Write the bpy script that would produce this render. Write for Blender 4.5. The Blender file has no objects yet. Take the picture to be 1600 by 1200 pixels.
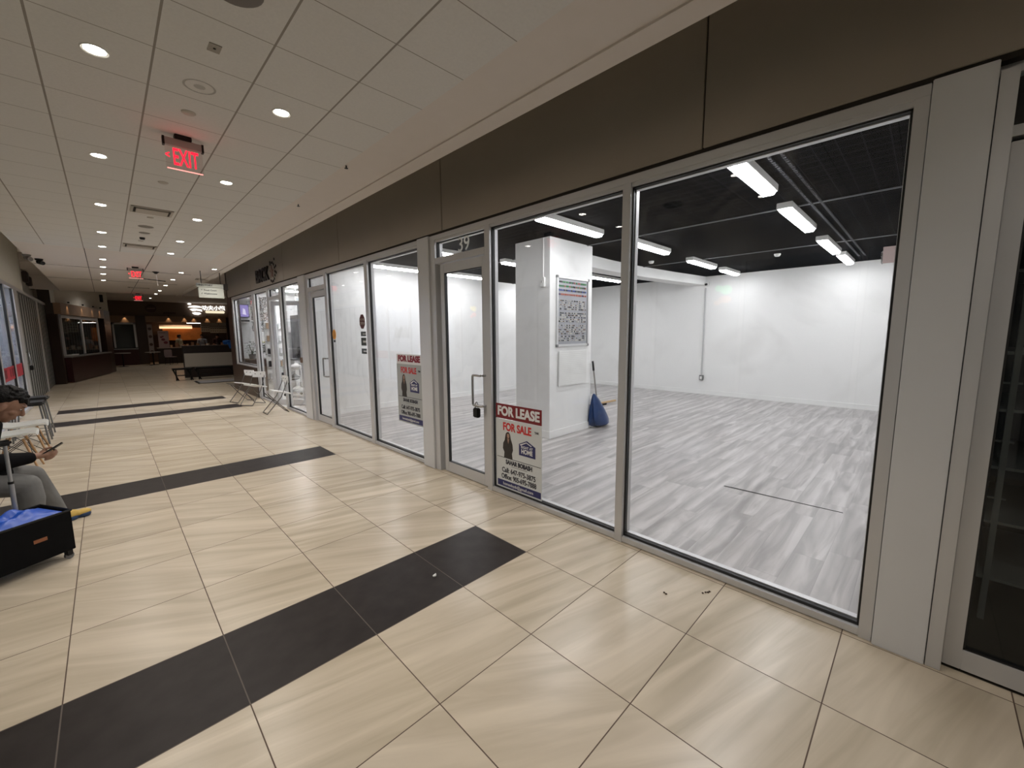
import bpy, bmesh, math, random
from mathutils import Vector, Matrix
random.seed(7)
S = bpy.context.scene
COL = S.collection
PI = math.pi

# ------------------------------------------------------------------ camera
H = 1.64
yaw, pitch, roll, fpx = 0.7796, 0.1239, -0.0072, 636.9
cy, sy, cp, sp = math.cos(yaw), math.sin(yaw), math.cos(pitch), math.sin(pitch)
fw = Vector((sy*cp, cy*cp, -sp)); rt = Vector((cy, -sy, 0)); up = rt.cross(fw)
R_ = math.cos(roll)*rt + math.sin(roll)*up
U_ = -math.sin(roll)*rt + math.cos(roll)*up
cd = bpy.data.cameras.new('camera'); cam = bpy.data.objects.new('camera', cd); COL.objects.link(cam)
cd.sensor_width = 36; cd.lens = 36*fpx/1600; cd.clip_start = 0.05; cd.clip_end = 200
M = Matrix.Identity(4)
for i in range(3):
    M[i][0] = R_[i]; M[i][1] = U_[i]; M[i][2] = -fw[i]
M[0][3], M[1][3], M[2][3] = 0, 0, H
cam.matrix_world = M
S.camera = cam
# ------------------------------------------------------------------ world and exposure
w = bpy.data.worlds.new('world'); S.world = w; w.use_nodes = True
w.node_tree.nodes['Background'].inputs[0].default_value = (0.8, 0.85, 1, 1)
w.node_tree.nodes['Background'].inputs[1].default_value = 0.02
S.view_settings.view_transform = 'Standard'; S.view_settings.look = 'None'
S.view_settings.gamma = 1; S.view_settings.use_curve_mapping = False
S.view_settings.exposure = 0.13
TUBE = 34.0        # emission of the shop's ceiling tubes
SPOT = 44.0        # watts of each corridor downlight

def spot(name, loc, power, size=1.9, color=(1, .93, .86), blend=.7, radius=.05, parent=None):
    l = bpy.data.lights.new(name, 'SPOT'); l.energy = power; l.spot_size = size; l.spot_blend = blend
    l.color = color; l.shadow_soft_size = radius
    o = bpy.data.objects.new(name, l); COL.objects.link(o); o.location = loc; o.parent = parent
    return o
def arealight(name, loc, rot, sx, sy_, power, color=(1, 1, 1)):
    l = bpy.data.lights.new(name, 'AREA'); l.shape = 'RECTANGLE'; l.size = sx; l.size_y = sy_; l.energy = power; l.color = color
    o = bpy.data.objects.new(name, l); COL.objects.link(o); o.location = loc; o.rotation_euler = rot
    return o

# ------------------------------------------------------------------ materials
def nt(m): return m.node_tree.nodes, m.node_tree.links
def mat(name, color, rough=.5, metal=0., emit=None, estr=0., noise=0., nscale=8., spec=.5, bump=0.):
    m = bpy.data.materials.new(name); m.use_nodes = True
    N, L = nt(m); b = N['Principled BSDF']
    b.inputs['Base Color'].default_value = (*color, 1); b.inputs['Roughness'].default_value = rough
    b.inputs['Metallic'].default_value = metal; b.inputs['Specular IOR Level'].default_value = spec
    if emit:
        b.inputs['Emission Color'].default_value = (*emit, 1); b.inputs['Emission Strength'].default_value = estr
    if noise or bump:
        tc = N.new('ShaderNodeTexCoord'); nz = N.new('ShaderNodeTexNoise'); nz.inputs['Scale'].default_value = nscale
        nz.inputs['Detail'].default_value = 5
        L.new(tc.outputs['Object'], nz.inputs['Vector'])
        if noise:
            mx = N.new('ShaderNodeMix'); mx.data_type = 'RGBA'
            mx.inputs[6].default_value = (*[c*(1-noise) for c in color], 1); mx.inputs[7].default_value = (*[min(1, c*(1+noise)) for c in color], 1)
            L.new(nz.outputs['Fac'], mx.inputs[0]); L.new(mx.outputs[2], b.inputs['Base Color'])
        if bump:
            bp = N.new('ShaderNodeBump'); bp.inputs['Strength'].default_value = bump; bp.inputs['Distance'].default_value = .01
            L.new(nz.outputs['Fac'], bp.inputs['Height']); L.new(bp.outputs[0], b.inputs['Normal'])
    return m
def emis(name, color, strength):
    m = bpy.data.materials.new(name); m.use_nodes = True
    N, L = nt(m); N.clear(); e = N.new('ShaderNodeEmission'); o = N.new('ShaderNodeOutputMaterial')
    e.inputs[0].default_value = (*color, 1); e.inputs[1].default_value = strength
    L.new(e.outputs[0], o.inputs[0]); return m
def glassmat(name, tint=(1, 1, 1), smudge=.03):
    m = bpy.data.materials.new(name); m.use_nodes = True
    N, L = nt(m); N.clear(); o = N.new('ShaderNodeOutputMaterial')
    t = N.new('ShaderNodeBsdfTransparent'); t.inputs[0].default_value = (*tint, 1)
    g = N.new('ShaderNodeBsdfGlossy'); g.inputs['Roughness'].default_value = 0.0
    f = N.new('ShaderNodeFresnel')
    ge = N.new('ShaderNodeNewGeometry'); ir = N.new('ShaderNodeMapRange'); ir.inputs[3].default_value = 1.36; ir.inputs[4].default_value = 1/1.36
    L.new(ge.outputs['Backfacing'], ir.inputs[0]); L.new(ir.outputs[0], f.inputs[0])
    mx = N.new('ShaderNodeMixShader'); L.new(f.outputs[0], mx.inputs[0]); L.new(t.outputs[0], mx.inputs[1]); L.new(g.outputs[0], mx.inputs[2])
    d = N.new('ShaderNodeBsdfDiffuse'); d.inputs[0].default_value = (.8, .8, .8, 1)
    tc = N.new('ShaderNodeTexCoord'); nz = N.new('ShaderNodeTexNoise'); nz.inputs['Scale'].default_value = 2.2; nz.inputs['Detail'].default_value = 8
    nz.inputs['Distortion'].default_value = 1.5
    L.new(tc.outputs['Object'], nz.inputs['Vector'])
    mr = N.new('ShaderNodeMapRange'); mr.inputs[1].default_value = .5; mr.inputs[2].default_value = .8; mr.inputs[4].default_value = smudge*2
    mr.inputs[3].default_value = smudge*.15
    L.new(nz.outputs['Fac'], mr.inputs[0])
    m2 = N.new('ShaderNodeMixShader'); L.new(mr.outputs[0], m2.inputs[0]); L.new(mx.outputs[0], m2.inputs[1]); L.new(d.outputs[0], m2.inputs[2])
    L.new(m2.outputs[0], o.inputs[0]); return m

class G:
    """small expression helper for shader maths"""
    def __init__(s, m): s.N, s.L = nt(m)
    def m(s, op, a, b=None, c=None):
        n = s.N.new('ShaderNodeMath'); n.operation = op
        for i, v in enumerate((a, b, c)):
            if v is None: continue
            if isinstance(v, (int, float)): n.inputs[i].default_value = v
            else: s.L.new(v, n.inputs[i])
        return n.outputs[0]
    def mix(s, f, a, b):
        n = s.N.new('ShaderNodeMix'); n.data_type = 'RGBA'
        for i, v in ((0, f), (6, a), (7, b)):
            if isinstance(v, tuple): n.inputs[i].default_value = (*v, 1)
            elif isinstance(v, (int, float)): n.inputs[i].default_value = v
            else: s.L.new(v, n.inputs[i])
        return n.outputs[2]

def tile_mat():
    m = mat('beige_porcelain_tile', (.6, .5, .4), .3); g = G(m); N, L = nt(m); b = N['Principled BSDF']
    tc = N.new('ShaderNodeTexCoord'); sx = N.new('ShaderNodeSeparateXYZ'); L.new(tc.outputs['Object'], sx.inputs[0])
    T = .59975
    fx = g.m('DIVIDE', g.m('SUBTRACT', sx.outputs[0], 2.109), T); fy = g.m('DIVIDE', g.m('SUBTRACT', sx.outputs[1], 1.992), T)
    cx_, cy_ = g.m('FLOOR', fx), g.m('FLOOR', fy)
    def edge(f):
        fr = g.m('FRACT', f); return g.m('MINIMUM', fr, g.m('SUBTRACT', 1, fr))
    grout = g.m('LESS_THAN', g.m('MINIMUM', edge(fx), edge(fy)), .0042)
    bands = None
    for r0 in (0, 6, 15, 18):
        e = g.m('COMPARE', cy_, r0, .4)
        bands = e if bands is None else g.m('MAXIMUM', bands, e)
    bands = g.m('MULTIPLY', bands, g.m('MULTIPLY', g.m('LESS_THAN', sx.outputs[0], 2.109), g.m('GREATER_THAN', sx.outputs[0], -0.89)))
    cv = N.new('ShaderNodeCombineXYZ'); L.new(cx_, cv.inputs[0]); L.new(cy_, cv.inputs[1])
    wn = N.new('ShaderNodeTexWhiteNoise'); wn.noise_dimensions = '3D'; L.new(cv.outputs[0], wn.inputs['Vector'])
    # vein coordinates: shift and turn per tile
    sc = N.new('ShaderNodeVectorMath'); sc.operation = 'SCALE'; L.new(wn.outputs['Color'], sc.inputs[0]); sc.inputs['Scale'].default_value = 20
    ad = N.new('ShaderNodeVectorMath'); ad.operation = 'ADD'; L.new(sc.outputs[0], ad.inputs[0]); L.new(tc.outputs['Object'], ad.inputs[1])
    rot = N.new('ShaderNodeVectorRotate'); rot.rotation_type = 'Z_AXIS'; L.new(ad.outputs[0], rot.inputs['Vector'])
    L.new(g.m('ADD', g.m('MULTIPLY', g.m('FLOOR', g.m('MULTIPLY', wn.outputs['Value'], 2)), .35), .25), rot.inputs['Angle'])
    mp = N.new('ShaderNodeMapping'); mp.inputs['Scale'].default_value = (.7, 7, 1); L.new(rot.outputs[0], mp.inputs['Vector'])
    nz = N.new('ShaderNodeTexNoise'); nz.inputs['Scale'].default_value = 1.1; nz.inputs['Detail'].default_value = 4; nz.inputs['Distortion'].default_value = .9
    L.new(mp.outputs[0], nz.inputs['Vector'])
    mr = N.new('ShaderNodeMapRange'); mr.inputs[1].default_value = .32; mr.inputs[2].default_value = .72; L.new(nz.outputs['Fac'], mr.inputs[0])
    col = g.mix(mr.outputs[0], (.46, .39, .285), (.70, .605, .47))
    col = g.mix(g.m('MULTIPLY', wn.outputs['Value'], .35), col, (.61, .53, .43))
    # rough slate of the dark bands
    ns = N.new('ShaderNodeTexNoise'); ns.inputs['Scale'].default_value = 9; ns.inputs['Detail'].default_value = 8; L.new(tc.outputs['Object'], ns.inputs['Vector'])
    dk = g.mix(ns.outputs['Fac'], (.022, .018, .017), (.05, .043, .04))
    col = g.mix(bands, col, dk)
    gcol = g.mix(bands, (.10, .065, .045), (.14, .12, .105))
    col = g.mix(grout, col, gcol)
    L.new(col, b.inputs['Base Color'])
    L.new(g.m('SUBTRACT', .5, g.m('MULTIPLY', bands, .38)), b.inputs['Specular IOR Level'])
    L.new(g.m('ADD', g.m('MULTIPLY', grout, .5), g.m('ADD', .27, g.m('MULTIPLY', bands, .12))), b.inputs['Roughness'])
    bp = N.new('ShaderNodeBump'); bp.inputs['Strength'].default_value = .4; bp.inputs['Distance'].default_value = .002
    L.new(g.m('SUBTRACT', g.m('MULTIPLY', g.m('MULTIPLY', ns.outputs['Fac'], bands), .5), grout), bp.inputs['Height']); L.new(bp.outputs[0], b.inputs['Normal'])
    return m
def plank_mat():
    m = mat('grey_wood_planks', (.5, .5, .5), .38); g = G(m); N, L = nt(m); b = N['Principled BSDF']
    tc = N.new('ShaderNodeTexCoord'); s = N.new('ShaderNodeSeparateXYZ'); L.new(tc.outputs['Object'], s.inputs[0])
    fy = g.m('DIVIDE', s.outputs[1], .19); ry = g.m('FLOOR', fy)
    w1 = N.new('ShaderNodeTexWhiteNoise'); w1.noise_dimensions = '1D'; L.new(ry, w1.inputs['W'])
    fx = g.m('ADD', g.m('DIVIDE', s.outputs[0], 1.25), g.m('MULTIPLY', w1.outputs['Value'], 7)); rx = g.m('FLOOR', fx)
    cv = N.new('ShaderNodeCombineXYZ'); L.new(rx, cv.inputs[0]); L.new(ry, cv.inputs[1])
    wn = N.new('ShaderNodeTexWhiteNoise'); wn.noise_dimensions = '3D'; L.new(cv.outputs[0], wn.inputs['Vector'])
    sc = N.new('ShaderNodeVectorMath'); sc.operation = 'SCALE'; L.new(wn.outputs['Color'], sc.inputs[0]); sc.inputs['Scale'].default_value = 30
    ad = N.new('ShaderNodeVectorMath'); ad.operation = 'ADD'; L.new(sc.outputs[0], ad.inputs[0]); L.new(tc.outputs['Object'], ad.inputs[1])
    mp = N.new('ShaderNodeMapping'); mp.inputs['Scale'].default_value = (.8, 7, 1); L.new(ad.outputs[0], mp.inputs['Vector'])
    nz = N.new('ShaderNodeTexNoise'); nz.inputs['Scale'].default_value = 1.2; nz.inputs['Detail'].default_value = 6; nz.inputs['Distortion'].default_value = 1.1
    L.new(mp.outputs[0], nz.inputs['Vector'])
    mr = N.new('ShaderNodeMapRange'); mr.inputs[1].default_value = .36; mr.inputs[2].default_value = .62; L.new(nz.outputs['Fac'], mr.inputs[0])
    ed = g.m('POWER', g.m('MULTIPLY', g.m('ABSOLUTE', g.m('SUBTRACT', g.m('FRACT', g.m('ADD', fy, g.m('MULTIPLY', nz.outputs['Fac'], .35))), .5)), 2), 1.6)
    col = g.mix(mr.outputs[0], (.30, .285, .28), (.57, .55, .54))
    col = g.mix(g.m('MULTIPLY', ed, .55), col, (.20, .188, .185))
    col = g.mix(g.m('MULTIPLY', wn.outputs['Value'], .3), col, (.54, .51, .505))
    def edge(f, k):
        fr = g.m('FRACT', f); return g.m('LESS_THAN', g.m('MINIMUM', fr, g.m('SUBTRACT', 1, fr)), k)
    gr = g.m('MAXIMUM', edge(fy, .006), edge(fx, .0012))
    col = g.mix(g.m('MULTIPLY', gr, .5), col, (.2, .19, .19))
    L.new(col, b.inputs['Base Color']); return m
def grid_mat(name, base, line, x0, y0, t, wl, rough=.9, spec=.3, bumpy=True, tx=None):
    m = mat(name, base, rough, spec=spec); g = G(m); N, L = nt(m); b = N['Principled BSDF']
    tc = N.new('ShaderNodeTexCoord'); s = N.new('ShaderNodeSeparateXYZ'); L.new(tc.outputs['Object'], s.inputs[0])
    def edge(v, o, tt, k):
        f = g.m('FRACT', g.m('DIVIDE', g.m('SUBTRACT', v, o), tt)); return g.m('LESS_THAN', g.m('MINIMUM', f, g.m('SUBTRACT', 1, f)), k/tt)
    gr = g.m('MAXIMUM', edge(s.outputs[0], x0, tx or t, wl), edge(s.outputs[1], y0, t, wl*.55))
    nz = N.new('ShaderNodeTexNoise'); nz.inputs['Scale'].default_value = 60; nz.inputs['Detail'].default_value = 4; L.new(tc.outputs['Object'], nz.inputs['Vector'])
    c = g.mix(nz.outputs['Fac'], tuple(x*.93 for x in base), tuple(min(1, x*1.06) for x in base))
    L.new(g.mix(gr, c, line), b.inputs['Base Color'])
    bp = N.new('ShaderNodeBump'); bp.inputs['Strength'].default_value = .3; bp.inputs['Distance'].default_value = .003
    L.new(g.m('SUBTRACT', nz.outputs['Fac'], gr), bp.inputs['Height']); L.new(bp.outputs[0], b.inputs['Normal'])
    return m

ALU = mat('brushed_grey_aluminium', (.62, .62, .63), .42, .45, noise=.04, nscale=3)
ALUP = mat('grey_painted_cladding', (.68, .69, .71), .38, .2, noise=.05, nscale=2)
STEEL = mat('satin_steel', (.5, .5, .5), .25, 1.)
GASK = mat('black_rubber', (.008, .008, .009), .5)
FASC = mat('bronze_fascia_panel', (.36, .32, .27), .36, .2, noise=.08, nscale=1.5)
SEAM = mat('dark_seam', (.02, .015, .012), .8)
CEILD = mat('painted_drywall_ceiling', (.66, .60, .55), .85, noise=.03)
CREAM = mat('cream_wall_paint', (.80, .77, .69), .8, noise=.03)
WHITE = mat('white_wall_paint', (.80, .80, .79), .75, noise=.025, nscale=1.3)
WHITE2 = mat('white_satin_paint', (.82, .82, .81), .4)
BROWN = mat('dark_brown_laminate', (.035, .018, .012), .35, noise=.2, nscale=5)
REDB = mat('oxblood_panel', (.035, .004, .004), .4)
SOFT = mat('wood_soffit', (.30, .19, .12), .45, noise=.15, nscale=6)
BLK = mat('black_plastic', (.006, .006, .0065), .45, spec=.3)
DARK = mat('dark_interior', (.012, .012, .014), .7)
GLASS = glassmat('clear_shop_glass'); GLASSD = glassmat('dim_shop_glass', (.85, .88, .88), .02)
TILE = tile_mat(); PLANK = plank_mat()
CEIL = grid_mat('acoustic_ceiling_tile', (.66, .64, .61), (.29, .26, .23), -.1328, 3.4875, .4587, .0055)
MESHC = grid_mat('black_open_cell_ceiling', (.0022, .0025, .0035), (.018, .019, .024), 0, 0, .15, .008, rough=1, spec=.02)
WHP = mat('white_plastic', (.82, .82, .80), .3)
LENS = emis('downlight_lens', (1, .95, .86), 30)
TUBEM = emis('tube_diffuser', (.97, .98, 1), TUBE)
REDL = emis('red_exit_light', (1, .012, .03), 2.2)

# ------------------------------------------------------------------ mesh helpers
def BM(): return bmesh.new()
def box(bm, x0, x1, y0, y1, z0, z1, bev=0):
    r = bmesh.ops.create_cube(bm, size=1)['verts']
    for v in r: v.co = Vector(((x0+x1)/2+v.co.x*(x1-x0), (y0+y1)/2+v.co.y*(y1-y0), (z0+z1)/2+v.co.z*(z1-z0)))
    if bev:
        es = list({e for v in r for e in v.link_edges}); bmesh.ops.bevel(bm, geom=es, offset=bev, segments=2, affect='EDGES')
    return bm
def tube(bm, a, b, r, r2=None, n=12, caps=True):
    a, b = Vector(a), Vector(b); d = b-a; q = d.to_track_quat('Z', 'Y').to_matrix().to_4x4(); q.translation = (a+b)/2
    bmesh.ops.create_cone(bm, cap_ends=caps, segments=n, radius1=r, radius2=r if r2 is None else r2, depth=d.length, matrix=q); return bm
def path(bm, pts, r, n=8, close=False):
    """smooth swept tube through points, rings joined into one skin"""
    pts = [Vector(p) for p in pts]; rings = []; k = len(pts)
    for i, p in enumerate(pts):
        t = ((pts[(i+1) % k]-pts[i-1]) if close else (pts[min(i+1, k-1)]-pts[max(i-1, 0)])).normalized()
        q = t.to_track_quat('Z', 'Y'); rr = r[i] if isinstance(r, (list, tuple)) else r
        rings.append([bm.verts.new(p+q @ Vector((math.cos(2*PI*j/n)*rr, math.sin(2*PI*j/n)*rr, 0))) for j in range(n)])
    m = k if close else k-1
    for i in range(m):
        A, B = rings[i], rings[(i+1) % k]
        # align rings
        off = min(range(n), key=lambda o: (A[0].co-B[o].co).length)
        for j in range(n):
            bm.faces.new((A[j], A[(j+1) % n], B[(j+1+off) % n], B[(j+off) % n]))
    if not close:
        bm.faces.new(rings[0][::-1]); bm.faces.new(rings[-1])
    return bm
def ball(bm, c, r, sc=(1, 1, 1), u=16, v=10, rot=None):
    m = Matrix.Translation(c) @ (rot.to_4x4() if rot else Matrix.Identity(4)) @ Matrix.Diagonal((*sc, 1))
    bmesh.ops.create_uvsphere(bm, u_segments=u, v_segments=v, radius=r, matrix=m); return bm
def lathe(bm, prof, c=(0, 0, 0), n=24):
    c = Vector(c); rings = []
    for r, z in prof:
        rings.append([bm.verts.new(c+Vector((math.cos(2*PI*j/n)*r, math.sin(2*PI*j/n)*r, z))) for j in range(n)])
    for A, B in zip(rings, rings[1:]):
        for j in range(n): bm.faces.new((A[j], A[(j+1) % n], B[(j+1) % n], B[j]))
    if prof[0][0] > 1e-4: bm.faces.new(rings[0][::-1])
    if prof[-1][0] > 1e-4: bm.faces.new(rings[-1])
    bmesh.ops.remove_doubles(bm, verts=bm.verts, dist=1e-6)
    return bm
def prism(bm, pts, d, axis='z'):
    """extrude polygon of 3D points by vector d"""
    d = Vector(d); a = [bm.verts.new(Vector(p)) for p in pts]; b = [bm.verts.new(Vector(p)+d) for p in pts]
    bm.faces.new(a); bm.faces.new(b[::-1]); n = len(a)
    for i in range(n): bm.faces.new((a[i], b[i], b[(i+1) % n], a[(i+1) % n]))
    return bm
def obj(name, bm, m, parent=None, smooth=False, loc=None):
    bmesh.ops.recalc_face_normals(bm, faces=bm.faces)
    me = bpy.data.meshes.new(name); bm.to_mesh(me); bm.free()
    if m: me.materials.append(m)
    if smooth:
        for p in me.polygons: p.use_smooth = True
        me.set_sharp_from_angle(angle=math.radians(40))
    o = bpy.data.objects.new(name, me); COL.objects.link(o); o.parent = parent
    if loc: o.location = loc
    return o
def tag(o, label=None, cat=None, group=None, kind=None):
    if label: o['label'] = label
    if cat: o['category'] = cat
    if group: o['group'] = group
    if kind: o['kind'] = kind
    return o
def thing(name, label, cat, loc=(0, 0, 0), rz=0, group=None):
    o = bpy.data.objects.new(name, None); COL.objects.link(o); o.location = loc; o.rotation_euler = (0, 0, rz); o.empty_display_size = .1
    return tag(o, label, cat, group)
def struct(name, bm=None, m=None, parent=None, smooth=False):
    if bm is None:
        o = bpy.data.objects.new(name, None); COL.objects.link(o)
    else: o = obj(name, bm, m, parent, smooth)
    if parent is None: o['kind'] = 'structure'
    return o
def copy_tree(o, parent=None):
    c = o.copy(); COL.objects.link(c); c.parent = parent
    for ch in list(o.children): copy_tree(ch, c)
    return c
def text_mesh(body, size, depth=.002, bold=0., align='CENTER', squeeze=1., name='lettering', spacing=1.):
    cu = bpy.data.curves.new(name, 'FONT'); cu.body = body; cu.size = size; cu.extrude = depth; cu.offset = bold
    cu.align_x = align; cu.align_y = 'CENTER'; cu.resolution_u = 4; cu.space_character = spacing
    t = bpy.data.objects.new(name, cu); COL.objects.link(t)
    dg = bpy.context.evaluated_depsgraph_get(); me = bpy.data.meshes.new_from_object(t.evaluated_get(dg))
    COL.objects.unlink(t); bpy.data.objects.remove(t); bpy.data.curves.remove(cu)
    if squeeze != 1:
        for v in me.vertices: v.co.x *= squeeze
    me.name = name
    return me
FACE_MX = Matrix(((0, 0, -1), (-1, 0, 0), (0, 1, 0)))     # text lying in the shopfront plane, read from the corridor
FACE_MY = Matrix(((1, 0, 0), (0, 0, -1), (0, 1, 0)))      # text facing -y, read from the camera side
def text(body, size, loc, m, parent=None, face=FACE_MX, name='lettering', **k):
    me = text_mesh(body, size, name=name, **k); me.materials.append(m)
    o = bpy.data.objects.new(name, me); COL.objects.link(o)
    mw = face.to_4x4(); mw.translation = Vector(loc)
    o.parent = parent
    if parent is not None:      # parents of lettering are unrotated empties or meshes with world = location
        mw.translation = Vector(loc)
    o.matrix_basis = mw
    return o
def remeshed(bm, voxel, smooth=2):
    me = bpy.data.meshes.new('t'); bmesh.ops.recalc_face_normals(bm, faces=bm.faces); bm.to_mesh(me); bm.free()
    t = bpy.data.objects.new('t', me); COL.objects.link(t)
    r = t.modifiers.new('r', 'REMESH'); r.mode = 'VOXEL'; r.voxel_size = voxel
    if smooth:
        s = t.modifiers.new('s', 'SMOOTH'); s.iterations = smooth; s.factor = .5
    dg = bpy.context.evaluated_depsgraph_get(); out = bpy.data.meshes.new_from_object(t.evaluated_get(dg))
    COL.objects.unlink(t); bpy.data.objects.remove(t); bpy.data.meshes.remove(me)
    for p in out.polygons: p.use_smooth = True
    return out
def meshobj(name, me, m, parent=None):
    me.name = name; me.materials.clear(); me.materials.append(m)
    o = bpy.data.objects.new(name, me); COL.objects.link(o); o.parent = parent; return o
def limb(bm, pts, n=16):
    """tapered rounded chain, pts = [(pos, radius)...]"""
    for (a, r), (b, r2) in zip(pts, pts[1:]):
        tube(bm, a, b, r, r2, n); 
    for a, r in pts: ball(bm, a, r, u=n, v=10)
    return bm
X = 2.736

# ================================================================== SETTING
b = BM(); box(b, -1.46, X+.05, -3.0, 16.9, -.12, 0); struct('floor', b, TILE)
b = BM(); box(b, -4.0, 9.0, 16.9, 34.0, -.12, 0); struct('floor', b, TILE)
b = BM(); box(b, X+.05, 11.2, .02, 8.52, -.12, 0.002); struct('floor', b, PLANK)
b = BM(); box(b, X+.05, 7.0, 8.64, 15.1, -.12, 0.002); struct('floor', b, mat('pale_shop_floor', (.5, .48, .45), .3))
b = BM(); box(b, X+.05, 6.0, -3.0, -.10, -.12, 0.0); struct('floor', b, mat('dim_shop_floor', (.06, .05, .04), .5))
# corridor ceiling: tiled field, drywall border with its step, dark slot up to the lid
b = BM(); box(b, -.95, 1.689, -3.0, 10.5, 3.17, 3.23); struct('ceiling', b, CEIL)
b = BM()
box(b, -.95, 1.689, 10.5, 20.5, 3.17, 3.23); box(b, 1.689, 2.07, -3.0, 20.5, 3.17, 3.24); box(b, 2.07, 2.216, -3.0, 20.5, 3.158, 3.24)
struct('ceiling', b, CEILD)
b = BM(); box(b, -4.0, X+.05, -3.0, 17, 3.86, 3.95); struct('ceiling', b, CREAM)
b = BM(); box(b, -4.0, 9.0, 20.5, 34.0, 3.62, 3.7); box(b, -4.0, 9., 20.42, 20.5, 3.17, 3.7); box(b, 2.216, 9.0, 15.05, 20.42, 3.62, 3.7); box(b, -4, -.95, 17, 20.42, 3.62, 3.95); struct('ceiling', b, CEILD)
b = BM()
for yy in (13.3, 16.1): box(b, -.95, 1.689, yy, yy+.012, 3.166, 3.17)
for xx in (-.133, .785): box(b, xx, xx+.01, 10.5, 20.4, 3.166, 3.17)
struct('trim_1', b, SEAM)
# fascia over the shopfronts
seams = [-3.0, -1.71, 1.07, 3.83, 6.61, 9.45, 12.15, 14.95]
b = BM()
for a, c in zip(seams, seams[1:]): box(b, X-.012, X+.03, a+.004, c-.004, 2.765, 3.86, .003)
struct('wall_fascia', b, FASC)
b = BM(); box(b, X+.0, X+.06, -3, 14.95, 2.74, 3.86); struct('trim_2', b, SEAM)
b = BM(); box(b, X+.06, X+.26, -3.0, 14.95, 2.75, 3.86); struct('wall_header', b, DARK)
# continuous aluminium head and sill
b = BM()
for y0, y1 in ((.075, 8.72), (8.72, 14.55)):
    box(b, X, X+.11, y0, y1, 2.69, 2.745, .002); box(b, X+.012, X+.11, y0, y1, 2.665, 2.69)
box(b, X+.05, X+.11, -3, -.123, 2.70, 2.745)
struct('trim_3', b, ALU)

def window(n, y0, y1, z0, z1, sill=True, glass=GLASS):
    """glazed light in the shopfront plane: metal beads, black gasket, pane"""
    r = struct('window_%d' % n)
    f = BM(); xa, xb = X+.012, X+.10
    if sill: box(f, X+.004, xb, y0, y1, z0-.055, z0-.012, .002)
    for q in (y0, y1-.014): box(f, X+.060, xb, q, q+.014, z0, z1)
    box(f, X+.06, xb, y0, y1, z1-.016, z1); box(f, X+.060, xb, y0, y1, z0-.012, z0+.012)
    obj('window_frame', f, ALU, r)
    k = BM()
    for q in (y0, y1-.010): box(k, X+.030, X+.060, q, q+.010, z0, z1)
    box(k, X+.030, X+.060, y0, y1, z1-.010, z1); box(k, X+.030, X+.060, y0, y1, z0-.012, z0+.006)
    obj('gasket', k, GASK, r)
    p = BM(); box(p, X+.042, X+.048, y0+.004, y1-.004, z0, z1-.004); obj('pane', p, glass, r)
    return r
def mullion(n, y0, y1, z0=0, z1=2.69, x0=None, m=None):
    b = BM(); box(b, X if x0 is None else x0, X+.11, y0, y1, z0, z1, .002); return struct('trim_%d' % n, b, m or ALU)
window(1, .128, 1.558, .06, 2.665)
mullion(4, 1.558, 1.622)
window(2, 1.622, 3.070, .06, 2.665)
mullion(5, 3.070, 3.145)
window(3, 3.145, 4.000, 2.49, 2.675, sill=False)
b = BM(); box(b, X, X+.11, 3.145, 4.0, 2.425, 2.49, .002); struct('trim_6', b, ALU)
b = BM(); box(b, X, X+.11, 4.0, 4.10, 0, 2.69, .002); box(b, X+.07, X+.11, 3.95, 4.0, 0, 2.425); struct('trim_7', b, ALU)
def door(n, y0, y1, ztop=2.42, xo=.03, glass=GLASS, sty=.085, bot=.13, top=.10):
    r = struct('door_%d' % n); f = BM(); a, c = X+xo, X+xo+.045
    box(f, a, c, y0, y0+sty, .012, ztop, .002); box(f, a, c, y1-sty, y1, .012, ztop, .002)
    box(f, a, c, y0+sty, y1-sty, .012, bot, .002); box(f, a, c, y0+sty, y1-sty, ztop-top, ztop, .002)
    obj('door_frame', f, ALU, r)
    g = BM()
    g0, g1, h0, h1 = y0+sty, y1-sty, bot, ztop-top
    for q in (g0, g1-.008): box(g, a+.006, c-.006, q, q+.008, h0, h1)
    for q in (h0, h1-.008): box(g, a+.006, c-.006, g0, g1, q, q+.008)
    obj('gasket', g, GASK, r)
    p = BM(); box(p, a+.018, a+.026, g0+.004, g1-.004, h0+.004, h1-.004); obj('pane', p, glass, r)
    return r
def pull(r, ye, ym, z0, z1, xo=.03, m=STEEL):
    """square D pull reaching back to the stile"""
    a = X+xo; b = BM(); o = a-.055
    path(b, [(a, ye, z1), (o+.02, ye+.0, z1), (o, ye+.012, z1), (o, ym-.02, z1), (o, ym-.005, z1-.004), (o, ym, z1-.02), (o, ym, (z0+z1)/2), (o, ym, z0+.02), (o, ym-.005, z0+.004), (o, ym-.02, z0), (o, ye+.012, z0), (o+.02, ye, z0), (a, ye, z0)], .0125, 10)
    return obj('door_handle', b, m, r, True)
d39 = door(1, 3.155, 3.945, 2.415, sty=.07)
pull(d39, 3.19, 3.335, .885, 1.205)
mullion(8, 4.10, 4.335, 0, 2.745, X-.02, ALUP)
window(4, 4.335, 5.705, .06, 2.665)
mullion(9, 5.705, 5.80)
window(5, 5.80, 7.235, .06, 2.665)
mullion(10, 7.235, 7.34)
window(6, 7.34, 8.13, 2.50, 2.675, sill=False)
b = BM(); box(b, X, X+.11, 7.34, 8.13, 2.425, 2.50, .002); struct('trim_11', b, ALU)
d2 = door(2, 7.35, 8.09, 2.415, sty=.07); pull(d2, 7.385, 7.52, .9, 1.22)
mullion(12, 8.13, 8.24)
mullion(13, 8.24, 8.60, 0, 2.745, X-.02, ALUP)
window(7, 8.60, 9.82, .06, 2.665)
mullion(14, 9.82, 9.94)
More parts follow.
